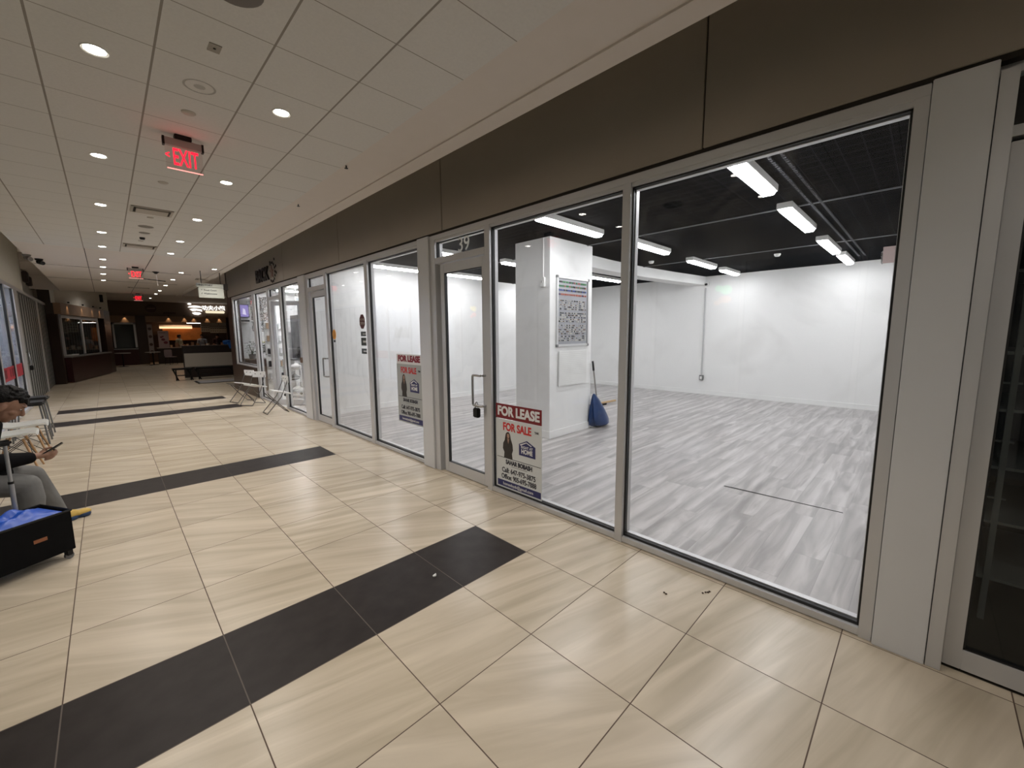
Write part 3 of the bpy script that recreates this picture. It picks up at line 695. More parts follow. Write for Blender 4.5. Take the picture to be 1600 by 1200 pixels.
# ---- padlock on the door pull
t = thing('padlock', 'black padlock hanging from the steel door pull', 'padlock', (X-.025, 3.275, .87), 0)
obj('shackle', path(BM(), [(0, .020, -.01), (0, .020, .03), (0, .014, .045), (0, 0, .052), (0, -.014, .045), (0, -.020, .03), (0, -.020, -.01)], .006, 8), STEEL, t, True)
obj('body', box(BM(), -.024, .024, -.042, .042, -.11, -.008, .01), BLK, t, True)

# ---- square column: switch box, magnet board, pegboard
t = thing('switch_box', 'small white switch box on the left face of square column', 'switch', (4.76, 4.12, 2.40), 0)
obj('box_body', box(BM(), -.04, 0, -.04, .04, -.07, .07, .006), WHP, t); obj('toggle', box(BM(), -.048, -.04, -.008, .008, -.015, .02), mat('toggle_grey', (.5, .5, .5), .4), t)
obj('conduit', tube(BM(), (-.012, 0, .07), (-.012, 0, .645), .01), WHP, t)
t = thing('magnet_board', 'tall grey board in silver frame full of tiny items on column', 'display board', (5.315, 4.0, 1.965), 0)
AL2 = mat('light_aluminium', (.62, .62, .62), .3, .8)
f = BM()
for s in (-1, 1): box(f, s*.40-.018, s*.40+.018, -.03, 0, -.535, .535, .003); box(f, -.4, .4, -.03, 0, s*.52-.018, s*.52+.018, .003)
obj('frame', f, AL2, t); obj('board', box(BM(), -.39, .39, -.012, 0, -.51, .51), mat('board_grey', (.33, .335, .36), .25), t)
cb = BM()
for sx_ in (-1, 1):
    for sz_ in (-1, 1): box(cb, sx_*.40-.022, sx_*.40+.022, -.034, 0, sz_*.52-.022, sz_*.52+.022, .005)
obj('corner_cap', cb, mat('corner_grey', (.2, .2, .2), .5), t)
cols = [(.05, .22, .08), (.35, .12, .10), (.04, .07, .30), (.45, .12, .08), (.08, .04, .15), (.03, .03, .03), (.62, .6, .55), (.2, .12, .08)]
cm = [mat('trinket_%s' % n, c, .4) for n, c in zip(('green', 'rust', 'blue', 'orange', 'violet', 'black', 'silver', 'bronze'), cols)]
banks = [(BM()) for _ in cm]
def pin(i, x, z, s): box(banks[i], x-s*.5, x+s*.5, -.022, -.010, z-s*.6, z+s*.6)
for row, (ci) in enumerate([(0, 5, 1), (1, 5, 0), (2, 2, 5), (3, 3, 4)]):
    for k in range(17): pin(random.choice(ci), -.34+k*.042+random.uniform(-.006, .006), .45-row*.062, .022)
z = .19
for blk_, nrow in ((.12, 5), (-.07, 5), (-.26, 5), (-.43, 3)):
    for rr in range(nrow):
        for k in range(22):
            if random.random() < .8: pin(random.choice((5, 6, 6, 6, 7, 5)), -.345+k*.032+random.uniform(-.004, .004), blk_-rr*.032+.05, random.uniform(.010, .018))
for bm_, m_, n in zip(banks, cm, ('green', 'rust', 'blue', 'orange', 'violet', 'black', 'silver', 'bronze')):
    tag(obj('trinkets', bm_, m_, t), kind='stuff', label='%s trinkets' % n)
t = thing('pegboard', 'blank white perforated panel under the magnet board', 'pegboard', (5.32, 4.0, 1.08), 0)
pg = mat('perforated_white', (.74, .74, .72), .5); g = G(pg); N, L = nt(pg); b_ = N['Principled BSDF']
tc = N.new('ShaderNodeTexCoord'); sp_ = N.new('ShaderNodeSeparateXYZ'); L.new(tc.outputs['Object'], sp_.inputs[0])
def cell(v): return g.m('ABSOLUTE', g.m('SUBTRACT', g.m('FRACT', g.m('DIVIDE', v, .03)), .5))
hole = g.m('LESS_THAN', g.m('SQRT', g.m('ADD', g.m('POWER', cell(sp_.outputs[0]), 2), g.m('POWER', cell(sp_.outputs[2]), 2))), .14)
L.new(g.mix(hole, (.74, .74, .72), (.38, .38, .37)), b_.inputs['Base Color'])
obj('panel', box(BM(), -.365, .365, -.03, -.012, -.275, .275, .002), pg, t); obj('batten', box(BM(), -.34, .34, -.012, 0, -.25, .25), WHP, t)

# ---- mop with blue bag, push brush, black strip
BLUE = mat('blue_sack', (.006, .035, .13), .4, noise=.5, nscale=6, bump=1)
t = thing('dust_mop', 'mop with black grip and metal handle leaning by column with blue sack', 'mop', (5.945, 3.95, 0), 0)
obj('pole', tube(BM(), (.12, 0, .10), (-.085, 0, 1.02), .013), mat('mop_pole_metal', (.35, .33, .31), .35, .7), t, True)
obj('grip', tube(BM(), (-.08, 0, 1.0), (-.125, -.01, 1.16), .019, .016), BLK, t, True)
obj('mop_head', box(BM(), -.02, .34, -.06, .06, .0, .09, .02), BLK, t)
bs = BM(); n_ = 24; rings = []
for i, (z, r0, cx_) in enumerate([(0.03, .17, .10), (.06, .235, .10), (.14, .24, .08), (.26, .20, .045), (.38, .15, .0), (.48, .10, -.04), (.56, .05, -.075), (.60, .02, -.09)]):
    rings.append([bs.verts.new((cx_+math.cos(2*PI*j/n_)*r0*(1+.20*math.sin(5*2*PI*j/n_+i*.4)+.04*math.sin(11*2*PI*j/n_)), -.02+math.sin(2*PI*j/n_)*r0*.55*(1+.12*math.cos(4*2*PI*j/n_)), z)) for j in range(n_)])
for A, B in zip(rings, rings[1:]):
    for j in range(n_): bs.faces.new((A[j], A[(j+1) % n_], B[(j+1) % n_], B[j]))
bs.faces.new(rings[0]); bs.faces.new(rings[-1][::-1])
obj('blue_cover', bs, BLUE, t, True)
t = thing('floor_brush', 'pale wooden brush lying on plank floor behind the mop', 'brush', (7.95, 5.05, 0.002), math.radians(-4))
obj('wooden_block', box(BM(), -.32, .42, -.035, .035, .04, .075, .01), mat('pale_wood', (.55, .38, .20), .5), t); obj('bristles', box(BM(), -.30, .05, -.03, .03, .0, .042), BLK, t)
t = thing('black_strip', 'thin black strip lying on the plank floor behind the big window', 'strip', (4.58, .9, .002))
b = BM(); prism(b, [(-.035, .49, 0), (-.018, .49, 0), (.022, -.50, 0), (.016, -.50, 0)], (0, 0, .004)); prism(b, [(-.018, .43, 0), (-.008, .43, 0), (.010, -.32, 0), (.004, -.32, 0)], (0, 0, .004)); obj('strip', b, mat('strip_black', (.03, .03, .035), .6), t)
# outlet with conduit and camera in the corner
t = thing('wall_outlet', 'grey electrical outlet at the foot of a conduit on back wall', 'outlet', (11.12, 4.10, .44))
obj('outlet_box', box(BM(), -.06, 0, -.05, .05, -.07, .07, .008), mat('outlet_grey', (.22, .22, .22), .5), t); obj('outlet_face', box(BM(), -.066, -.06, -.025, .025, -.035, .035), WHP, t)
obj('conduit', tube(BM(), (-.02, 0, .07), (-.02, 0, 2.32), .017), mat('conduit_paint', (.50, .50, .50), .5), t)
t = thing('security_camera', 'small camera on the back wall at top of the conduit', 'security camera', (11.12, 4.08, 2.86))
obj('mount', box(BM(), -.05, 0, -.06, .06, -.05, .05, .006), WHP, t); obj('camera_lens', tube(BM(), (-.05, 0, -.01), (-.10, .0, -.02), .028), BLK, t)
t = thing('wall_speaker', 'pinkish wedge box hung high in right corner of empty shop', 'box', (9.72, .50, 3.05))
obj('cabinet', prism(BM(), [(-.18, -.14, 0), (.20, -.14, 0), (.20, -.14, -.22), (-.06, -.14, -.26)], (0, .28, 0)), mat('pinkish_plastic', (.42, .33, .31), .5), t)
cab = BM()
for k in range(9): path(cab, [(-.02+random.uniform(-.05, .1), .15, -.05-.02*k), (random.uniform(-.05, .12), .17, -.06-.02*k), (random.uniform(0, .15), .15, -.05-.025*k)], .007, 6)
obj('cables', cab, mat('cable_grey', (.25, .25, .25), .5), t)
# ceiling smoke detectors in unit
for x, y, l in ((7.9, 4.0, 'white smoke detector on black ceiling beyond the tall mullion'), (8.9, 2.05, 'white smoke detector on black ceiling amid the right fixtures')):
    tag(obj('smoke_detector', lathe(BM(), [(.001, -.045), (.035, -.045), (.05, -.025), (.055, 0), (.001, 0)]), WHP, None, True, (x, y, 3.05)), l, 'smoke detector', 'smoke detectors')
# floor grit by the sill
b = BM()
for x, y in ((2.36, 1.02), (2.365, 1.035), (2.53, .86), (2.56, .84), (2.575, .835), (2.55, .85)): ball(b, (x, y, .004), .006, (1.2, 1.2, .6), 6, 4)
tag(obj('floor_debris', b, mat('crumb_brown', (.05, .03, .02), .9)), 'tiny dark crumbs on the beige tiles near the sill', 'debris', kind='stuff')
b = BM(); ball(b, (0, 0, 0), .012, (1.2, .9, .7), 8, 6); ball(b, (.014, .01, -.001), .007, u=8, v=6); tag(obj('paper_scrap', b, WHP, None, False, (1.44, 2.22, .007)), 'tiny white scrap on the dark floor band', 'scrap')

# ================================================================== PEOPLE
SKIN = mat('skin_tan', (.30, .165, .11), .5); HAIR = mat('black_hair', (.004, .0035, .0035), .6, bump=.6, nscale=90, spec=.25)
JACK = mat('black_jacket', (.005, .005, .006), .85, noise=.3, nscale=6, spec=.15); PANTS = mat('grey_trousers', (.15, .15, .145), .85, noise=.15, nscale=14, bump=.3)
def head(bm, c, d, upv, s=1.):
    """head with jaw, nose, ears and eye sockets; d = facing direction"""
    d = Vector(d).normalized(); upv = Vector(upv); upv = (upv-d*upv.dot(d)).normalized(); sd = upv.cross(d)
    R = Matrix((d, sd, upv)).transposed()
    c = Vector(c)
    def P(x, y, z): return c+(d*x+sd*y+upv*z)*s
    ball(bm, P(-.012, 0, .03), .092*s, (1.08, .86, 1.02), 20, 14, R)
    ball(bm, P(.022, 0, -.035), .068*s, (1.0, .86, 1.12), 18, 12, R)
    ball(bm, P(.045, 0, -.085), .032*s, (1, 1.1, .8), 12, 8, R)              # chin
    tube(bm, P(.080, 0, .022), P(.105, 0, -.020), .010*s, .015*s, 8); ball(bm, P(.102, 0, -.022), .0155*s, (1, 1, .8), 10, 8, R)   # nose
    ball(bm, P(.078, 0, .040), .030*s, (.6, 1.7, .45), 12, 8, R)              # brow
    for k in (-1, 1):
        ball(bm, P(-.008, k*.080, -.008), .028*s, (.65, .35, 1.1), 12, 8, R)  # ears
        ball(bm, P(.050, k*.042, -.022), .026*s, (1, .9, .8), 10, 8, R)       # cheeks
    ball(bm, P(.083, 0, -.055), .020*s, (.55, 1.25, .35), 10, 6, R); ball(bm, P(.081, 0, -.066), .018*s, (.5, 1.15, .38), 10, 6, R)  # lips
    return P, R
def face_bits(root, P, R, s=1.):
    for k in (-1, 1):
        obj('eye', ball(BM(), P(.076, k*.031, .012), .0095*s, (.7, 1.2, .6), 10, 8, R), mat('eye_white', (.5, .48, .45), .3), root, True)
        obj('pupil', ball(BM(), P(.082, k*.031, .010), .0048*s, u=8, v=6), BLK, root, True)
        obj('eyebrow', ball(BM(), P(.084, k*.034, .036), .018*s, (.35, 1, .18), 10, 6, R), HAIR, root, True)
    obj('mouth', ball(BM(), P(.0925, 0, -.060), .017*s, (.18, 1.1, .10), 10, 6, R), mat('lip_dark', (.16, .06, .05), .5), root, True)

# ---- seated person with phone (body in world coordinates under an empty at the feet)
per = thing('person', 'seated person in black jacket and grey trousers looking down at a phone', 'person', (0, 0, 0))
body = BM()
hd = Vector((.80, .10, -.58))
P, R = head(body, (-.612, 5.04, 1.105), hd, (.58, 0, .80), 1.10)
limb(body, [((-.72, 5.04, .985), .056), ((-.66, 5.045, 1.06), .054)])
limb(body, [((-.74, 5.04, .96), .09), ((-.80, 5.04, .80), .115), ((-.90, 5.04, .60), .12), ((-.93, 5.04, .52), .12)])
for sy_ in (-1, 1): limb(body, [((-.76, 5.04, .94), .07), ((-.76, 5.04+sy_*.165, .92), .055)])
kn = (-.555, 4.90, .475); kf = (-.555, 5.20, .480)
limb(body, [((-.92, 4.95, .51), .085), (kn, .06), ((-.55, 4.87, .25), .052), ((-.56, 4.85, .09), .038), ((-.55, 4.85, .06), .036), ((-.44, 4.87, .035), .03)])
limb(body, [((-.92, 5.13, .51), .085), (kf, .06), ((-.50, 5.22, .25), .052), ((-.45, 5.24, .09), .038), ((-.43, 5.25, .06), .036), ((-.32, 5.33, .035), .03)])
# right arm holding the phone out, left arm resting on the thigh
limb(body, [((-.76, 4.86, .92), .05), ((-.78, 4.84, .71), .042), ((-.52, 4.93, .685), .029), ((-.485, 4.945, .69), .026)])
limb(body, [((-.76, 5.21, .92), .05), ((-.86, 5.24, .71), .042), ((-.74, 5.17, .655), .029), ((-.70, 5.15, .65), .026)])
# right hand: palm, four curled fingers under the phone, thumb on top
limb(body, [((-.47, 4.945, .685), .022), ((-.435, 4.955, .69), .024)]); limb(body, [((-.47, 4.965, .69), .020), ((-.435, 4.975, .70), .022)])
for k, (dx_, ln_) in enumerate(((0, .0), (-.004, .006), (-.008, .004), (-.014, -.004))):
    b0 = Vector((-.425+dx_, 4.95, .700-k*.017)); m1 = b0+Vector((.034+ln_, .004, .004)); m2 = m1+Vector((.014, .026, .006)); m3 = m2+Vector((-.014, .020, .004))
    limb(body, [(b0, .0100), (m1, .0092), (m2, .0085), (m3, .0078)], 10)
limb(body, [((-.455, 4.962, .712), .012), ((-.43, 4.966, .735), .0105), ((-.40, 4.97, .742), .0092)], 10)
# left hand flat on the thigh
limb(body, [((-.68, 5.145, .645), .023), ((-.65, 5.13, .638), .024)])
for k in range(4):
    b0 = Vector((-.64, 5.15-k*.018, .636)); limb(body, [(b0, .0098), (b0+Vector((.035+(.004 if k in (1, 2) else 0), -.006, -.004)), .009), (b0+Vector((.06, -.012, -.018)), .0082)], 10)
limb(body, [((-.67, 5.12, .650), .012), ((-.645, 5.098, .645), .0105), ((-.62, 5.088, .638), .0092)], 10)
bo = meshobj('body', remeshed(body, .0055, 2), SKIN, per)
face_bits(per, P, R)
hb = BM()
ball(hb, P(-.030, 0, .050), .100, (1.06, .90, .95), 20, 14, R); ball(hb, P(-.055, 0, 0), .080, (.9, 1.0, 1.05), 16, 12, R)
for k in range(90):
    a = random.uniform(-PI*.9, PI*.9); e = random.uniform(.1, 1.3); rr = .092
    q = (-.02+rr*math.cos(a)*math.cos(e), rr*.86*math.sin(a)*math.cos(e), .048+rr*math.sin(e)); q2 = (q[0]*1.08+.016, q[1]*1.05, q[2]*1.03+.003)
    tube(hb, P(*q), P(*q2), .014, .008, 6)
for k in range(9):
    y_ = -.055+k*.014; tube(hb, P(.055, y_, .095), P(.084, y_*1.05, .062+.006*(k % 2)), .016, .006, 6)
meshobj('hair', remeshed(hb, .005, 1), HAIR, per)
jk = BM()
limb(jk, [((-.725, 5.04, 1.00), .078), ((-.745, 5.04, .96), .11), ((-.81, 5.04, .80), .140), ((-.89, 5.04, .62), .150), ((-.90, 5.04, .54), .15)])
limb(jk, [((-.86, 5.04, .64), .15), ((-.70, 5.02, .60), .075)]); limb(jk, [((-.85, 4.97, .62), .13), ((-.66, 4.92, .60), .055)]); limb(jk, [((-.80, 4.98, .80), .12), ((-.86, 4.97, .60), .13)]); limb(jk, [((-.80, 5.10, .80), .12), ((-.86, 5.11, .60), .13)])
limb(jk, [((-.76, 4.96, .94), .085), ((-.765, 4.865, .915), .077), ((-.785, 4.84, .70), .066), ((-.62, 4.90, .69), .062), ((-.525, 4.93, .685), .047)])
limb(jk, [((-.76, 5.12, .94), .085), ((-.765, 5.215, .915), .077), ((-.86, 5.24, .71), .066), ((-.78, 5.19, .675), .057), ((-.74, 5.17, .655), .046)])
meshobj('jacket', remeshed(jk, .008, 3), JACK, per)
tr = BM()
limb(tr, [((-.93, 5.04, .54), .135), ((-.90, 5.04, .52), .13)])
limb(tr, [((-.92, 4.95, .525), .112), ((-.70, 4.91, .515), .098), (kn, .085), ((-.535, 4.88, .36), .077), ((-.55, 4.865, .22), .072), ((-.555, 4.85, .11), .066)])
limb(tr, [((-.92, 5.13, .525), .112), ((-.70, 5.18, .52), .098), (kf, .085), ((-.515, 5.21, .36), .077), ((-.475, 5.23, .22), .072), ((-.445, 5.24, .11), .066)])
meshobj('trousers', remeshed(tr, .008, 3), PANTS, per)
SH1 = mat('sneaker_blue', (.02, .05, .12), .6); SH2 = mat('sneaker_yellow', (.62, .42, .10), .6)
for c, dr in (((-.50, 4.86, 0), Vector((.98, .1, 0))), ((-.375, 5.285, 0), Vector((.86, .42, 0)))):
    dr.normalize(); rz = math.atan2(dr.y, dr.x); Rz = Matrix.Rotation(rz, 4, 'Z'); c = Vector(c)
    u_ = BM()
    for q, r_, s_ in (((-.09, 0, .055), .05, (1.1, .8, 1)), ((0, 0, .05), .05, (1.3, .8, .85)), ((.085, 0, .04), .046, (1.35, .9, .65)), ((-.07, 0, .09), .042, (1, .9, .9))): ball(u_, c+Rz @ Vector(q), r_, s_, rot=Rz.to_3x3())
    sh = meshobj('shoe', remeshed(u_, .007, 1), SH2, per)
    so = BM()
    for q, r_ in (((-.095, 0, .02), .046), ((0, 0, .02), .045), ((.09, 0, .02), .047)): lathe(so, [(.001, -.018), (r_, -.018), (r_+.004, 0), (r_, .016), (.001, .016)], c+Rz @ Vector(q))
    meshobj('sole', remeshed(so, .007, 2), SH1, sh)
ph = thing('phone', 'dark smartphone held in the seated person\'s right hand', 'phone', (-.400, 4.975, .722))
b = BM(); box(b, -.070, .078, -.036, .036, -.004, .004, .003); o = obj('phone_body', b, BLK, ph); o.rotation_euler = (math.radians(-20), math.radians(-32), math.radians(12))
b = BM(); box(b, -.064, .072, -.032, .032, .0042, .0048); o2 = obj('screen', b, mat('phone_screen', (.02, .02, .025), .15), ph); o2.rotation_euler = o.rotation_euler

def clerk(x, y, label, top, rz, hat=None, apron=None):
    """standing kitchen worker: continuous body, shirt, trousers, hair"""
    t = thing('person', label, 'person', (x, y, 0), rz, 'kitchen staff behind the food counter')
    bd = BM(); P, R = head(bd, (.04, 0, 1.57), (1, 0, -.35), (0, 0, 1))
    limb(bd, [((0, 0, 1.40), .055), ((.02, 0, 1.48), .052)])
    limb(bd, [((0, 0, 1.34), .10), ((0, 0, 1.1), .11), ((0, 0, .92), .12)])
    for k in (-1, 1):
        limb(bd, [((0, k*.09, .92), .09), ((.01, k*.10, .50), .058), ((0, k*.10, .09), .04), ((.12, k*.11, .04), .033)])
        limb(bd, [((0, k*.10, 1.37), .07), ((0, k*.19, 1.36), .05), ((.02, k*.24, 1.08), .04), ((.25, k*.17, 1.03), .03), ((.32, k*.15, 1.03), .028)])
        for f_ in range(4): limb(bd, [((.33, k*.15+(f_-1.5)*.018, 1.03), .010), ((.39, k*.15+(f_-1.5)*.019, 1.02), .009)], 6)
        limb(bd, [((.31, k*.13, 1.04), .011), ((.345, k*.10, 1.03), .009)], 6)
    meshobj('body', remeshed(bd, .012, 1), SKIN, t); face_bits(t, P, R)
    hb = BM(); ball(hb, P(-.028, 0, .052), .102, (1.04, .92, .92), 14, 10, R); ball(hb, P(-.05, 0, .0), .082, (.85, 1, 1), 12, 8, R); obj('hair', hb, HAIR, t, True)
    sh = BM(); limb(sh, [((0, 0, 1.36), .125), ((0, 0, 1.1), .14), ((0, 0, .90), .15)])
    for k in (-1, 1): limb(sh, [((0, k*.10, 1.37), .09), ((0, k*.19, 1.35), .07), ((.015, k*.235, 1.15), .055)])
    meshobj('shirt', remeshed(sh, .014, 2), top, t)
    tr = BM()
    for k in (-1, 1): limb(tr, [((0, k*.09, .88), .11), ((.01, k*.10, .5), .075), ((0, k*.10, .12), .06)])
    meshobj('trousers', remeshed(tr, .016, 1), BLK, t)
    if apron: obj('apron', box(BM(), .13, .155, -.14, .14, .55, 1.25, .01), apron, t)
clerk(3.22, 32.75, 'food counter worker in pale yellow shirt before the orange kitchen wall', mat('shirt_pale_yellow', (.42, .40, .27), .8), math.radians(-40))
clerk(4.40, 32.8, 'food counter worker in grey shirt under the lit ceiling bar', mat('shirt_grey', (.28, .30, .34), .8), math.radians(-110), apron=mat('apron_grey', (.2, .21, .23), .8))
clerk(5.20, 32.75, 'food counter worker in dark clothes below the menu boards', mat('shirt_dark', (.05, .02, .02), .8), math.radians(-90))

# ================================================================== TROLLEY, CHAIRS
CAN = mat('black_canvas', (.004, .004, .0045), .85, noise=.3, nscale=30, spec=.15)
t = thing('trolley_bag', 'black box trolley on castors with raised grey handle beside seated person', 'trolley', (-.588, 4.365, 0), math.atan2(.515, .857))
b = BM(); w2, d2_ = .235, .165
box(b, -w2, w2, -d2_, -d2_+.012, .075, .365, .004); box(b, -w2, w2, d2_-.012, d2_, .075, .375, .004); box(b, -w2, -w2+.012, -d2_, d2_, .075, .37, .004); box(b, w2-.012, w2, -d2_, d2_, .075, .37, .004); box(b, -w2, w2, -d2_, d2_, .07, .085, .003)
obj('box_shell', b, CAN, t)
rb = BM(); path(rb, [(-w2, -d2_, .368), (w2, -d2_, .368), (w2, d2_, .372), (-w2, d2_, .372)], .008, 6, True); obj('rim', rb, BLK, t)
obj('logo_patch', box(BM(), .02, .09, -d2_-.002, -d2_, .21, .235), mat('logo_orange', (.28, .10, .04), .6), t)
obj('side_latch', box(BM(), w2, w2+.03, -.02, .03, .16, .185, .006), BLK, t)
for k, (x, y) in enumerate(((w2-.03, -d2_+.03), (w2-.03, d2_-.03), (-w2+.03, -d2_+.03), (-w2+.03, d2_-.03))):
    c = obj('castor_fork', box(BM(), x-.02, x+.02, y-.017, y+.017, .025, .075, .006), BLK, t)
    obj('castor_wheel', tube(BM(), (x, y-.011, .025), (x, y+.011, .025), .025, n=20), mat('castor_grey', (.12, .12, .12), .4), c, True)
hb = BM(); GM = mat('handle_grey_metal', (.36, .37, .38), .35, .5)
for xx, nm in ((.09, 0), (-.09, 1)):
    hb2 = BM(); tube(hb2, (xx, .13, .30), (xx, .13, .60), .0135); tube(hb2, (xx, .13, .60), (xx-.0, .13, .88), .0105); obj('handle_tube', hb2, GM, t, True); obj('tube_collar', tube(BM(), (xx, .13, .595), (xx, .13, .612), .0155), BLK, t)
obj('grip', box(BM(), -.12, .12, .105, .155, .875, .915, .012), BLK, t)
bl = BM(); n1, n2 = 22, 14; vv = []
for i in range(n1+1):
    row = []
    for j in range(n2+1):
        a, c = i/n1*2-1, j/n2*2-1
        z = .365+.055*(1-a*a)*(1-c*c)+.022*math.sin(a*7+c*3)*(1-abs(a))*(1-abs(c))+.014*math.sin(c*9-a*5)*(1-a*a)*(1-c*c)
        row.append(bl.verts.new((a*.205, c*.135, z)))
    vv.append(row)
for i in range(n1):
    for j in range(n2): bl.faces.new((vv[i][j], vv[i+1][j], vv[i+1][j+1], vv[i][j+1]))
r_ = bmesh.ops.extrude_face_region(bl, geom=bl.faces[:]); 
for v in [g_ for g_ in r_['geom'] if isinstance(g_, bmesh.types.BMVert)]: v.co.z = .30
bsk = tag(obj('plastic_bag', bl, mat('bright_blue_plastic', (.012, .085, .50), .35, noise=.25, nscale=7), None, True, (-.588, 4.365, 0)), 'crumpled bright blue bag filling the top of the black trolley', 'bag'); bsk.rotation_euler = (0, 0, math.atan2(.515, .857))

WSH = mat('white_moulded_shell', (.78, .79, .77), .35); WOOD = mat('beech_leg', (.42, .25, .12), .45, noise=.1, nscale=20); WIRE = mat('black_wire', (.015, .015, .015), .4)
def shell_chair(x, y, rz, label, group='white moulded chairs along the left wall'):
    t = thing('moulded_chair', label, 'chair', (x, y, 0), rz, group)
    prof = [(.225, .425, .17), (.215, .448, .205), (.14, .452, .225), (.0, .435, .235), (-.12, .432, .235), (-.18, .455, .232), (-.215, .52, .225), (-.235, .62, .21), (-.255, .72, .185), (-.27, .79, .13)]
    b = BM(); rows = []
    for px, pz, hw in prof:
        rows.append([b.verts.new((px-.05*(0 if px > -.15 else (1-abs(s_)))*0, s_*hw, pz+.045*abs(s_)**2.4)) for s_ in [k/6-1 for k in range(13)]])
    for A, B in zip(rows, rows[1:]):
        for k in range(12): b.faces.new((A[k], B[k], B[k+1], A[k+1]))
    bmesh.ops.solidify(b, geom=b.faces[:], thickness=.014)
    o = obj('seat_shell', b, WSH, t, True); o.modifiers.new('s', 'SUBSURF').levels = 1; o.modifiers['s'].render_levels = 1
    for sx_, sy_ in ((1, 1), (1, -1), (-1, 1), (-1, -1)): obj('leg', tube(BM(), (sx_*.11, sy_*.11, .415), (sx_*.215, sy_*.215, 0), .014, .010), WOOD, t, True)
    wb = BM()
    for s_ in (-1, 1):
        tube(wb, (.125, s_*.125, .38), (-.185, s_*.185, .12), .004, n=6); tube(wb, (-.125, s_*.125, .38), (.185, s_*.185, .12), .004, n=6)
        tube(wb, (s_*.125, .125, .38), (s_*.185, -.185, .12), .004, n=6); tube(wb, (s_*.125, -.125, .38), (s_*.185, .185, .12), .004, n=6)
    tag(obj('wire_brace', wb, WIRE, t), kind=None)
    return t
shell_chair(-.955, 5.05, 0, 'white moulded chair on which the person with the phone sits')
shell_chair(-.935, 7.70, 0, 'white moulded chair with wooden legs nearer the seated person')
shell_chair(-.90, 8.42, 0, 'white moulded chair with wooden legs just before the black stools')
def stool(x, y, label):
    t = thing('padded_stool', label, 'stool', (x, y, 0), 0, 'black padded stools by the left wall')
    obj('seat_pad', box(BM(), -.22, .20, -.19, .19, .60, .655, .02), mat('black_vinyl', (.015, .015, .016), .4), t)
    for sx_, sy_ in ((1, 1), (1, -1), (-1, 1), (-1, -1)): obj('leg', tube(BM(), (sx_*.15, sy_*.15, .60), (sx_*.20, sy_*.20, 0), .011), mat('tube_grey', (.2, .2, .2), .35, .7), t, True)
    obj('footrest', path(BM(), [(.185, .185, .15), (.185, -.185, .15), (-.185, -.185, .15), (-.185, .185, .15)], .007, 6, True), bpy.data.materials['tube_grey'], t)
stool(-.96, 9.55, 'black padded stool with thin metal legs, nearer one'); stool(-.97, 10.25, 'black padded stool with thin metal legs, farther one')
WF = mat('folding_white_plastic', (.80, .80, .78), .35); FT = mat('folding_dark_tube', (.12, .11, .10), .35, .6)
def folding(x, y, rz, label):
    t = thing('folding_chair', label, 'chair', (x, y, 0), rz, 'white folding chairs outside the neighbouring shop')
    obj('seat', box(BM(), -.19, .17, -.175, .175, .435, .46, .01), WF, t)
    obj('backrest', box(BM(), -.011, .011, -.19, .19, -.07, .07, .006), WF, t).location = (.215, 0, .70)
    t.children[-1].rotation_euler = (0, math.radians(14), 0)
    sc = BM()
    for s_ in (-1, 1): tube(sc, (.195, s_*.075, .715), (.212, s_*.075, .712), .010)
    obj('back_bolt', sc, BLK, t)
    for s_ in (-1, 1):
        obj('back_leg', path(BM(), [(.225, s_*.165, .74), (.19, s_*.165, .62), (.07, s_*.165, .34), (-.21, s_*.165, .012)], .009, 8), FT, t, True)
        obj('front_leg', path(BM(), [(-.17, s_*.145, .435), (.0, s_*.145, .225), (.20, s_*.145, .012)], .009, 8), FT, t, True)
    b = BM(); tube(b, (-.21, -.165, .012), (-.21, .165, .012), .009); tube(b, (.20, -.145, .012), (.20, .145, .012), .009); obj('foot_bar', b, FT, t, True)
folding(2.44, 9.62, 0, 'white folding chair nearest the camera beside the shop window')
folding(2.36, 11.15, math.radians(35), 'white folding chair with its backrest turned to the camera')
folding(2.28, 11.85, math.radians(20), 'white folding chair partly hidden behind the others')

# ================================================================== NEIGHBOURING SHOP
TUB2 = emis('shop_tube', (.97, .98, 1), 105)
def shop_tube(x, y, l_, label):
    t = thing('ceiling_fixture', label, 'ceiling light', (x, y, 2.95), 0, 'ceiling fixtures in the neighbouring shop')
    obj('housing', box(BM(), -l_/2, l_/2, -.08, .08, 0, .10, .004), WHP, t); obj('diffuser', box(BM(), -l_/2+.02, l_/2-.02, -.07, .07, -.03, 0, .01), TUB2, t)
shop_tube(4.1, 12.2, 1.2, 'bright fixture in neighbouring shop above the white counter'); shop_tube(4.3, 13.6, 1.2, 'fixture at the far end of the neighbouring shop'); shop_tube(4.1, 10.0, 1.2, 'fixture near the dividing wall of the neighbouring shop')
t = thing('wall_screen', 'small screen with violet picture high in the neighbouring shop window', 'television', (3.10, 14.85, 2.38))
obj('bezel', box(BM(), -.13, .13, 0, .05, -.20, .20, .005), BLK, t); obj('screen', box(BM(), -.10, .12, -.004, 0, -.18, .18), emis('violet_screen', (.45, .38, .85), 1.0), t); obj('picture', prism(BM(), [(-.05, -.005, -.1), (.05, -.005, -.12), (.03, -.005, .05), (-.03, -.005, .08)], (0, -.001, 0)), emis('screen_white', (.8, .75, 1), 1.4), t)
t = thing('wall_shelf', 'small shelf with dark items under the screen', 'shelf', (3.08, 14.85, 2.05)); obj('board', box(BM(), -.13, .15, -.14, .08, -.02, .0), WHP, t); obj('dark_tray', box(BM(), -.08, .12, -.12, .02, .0, .05), BLK, t)
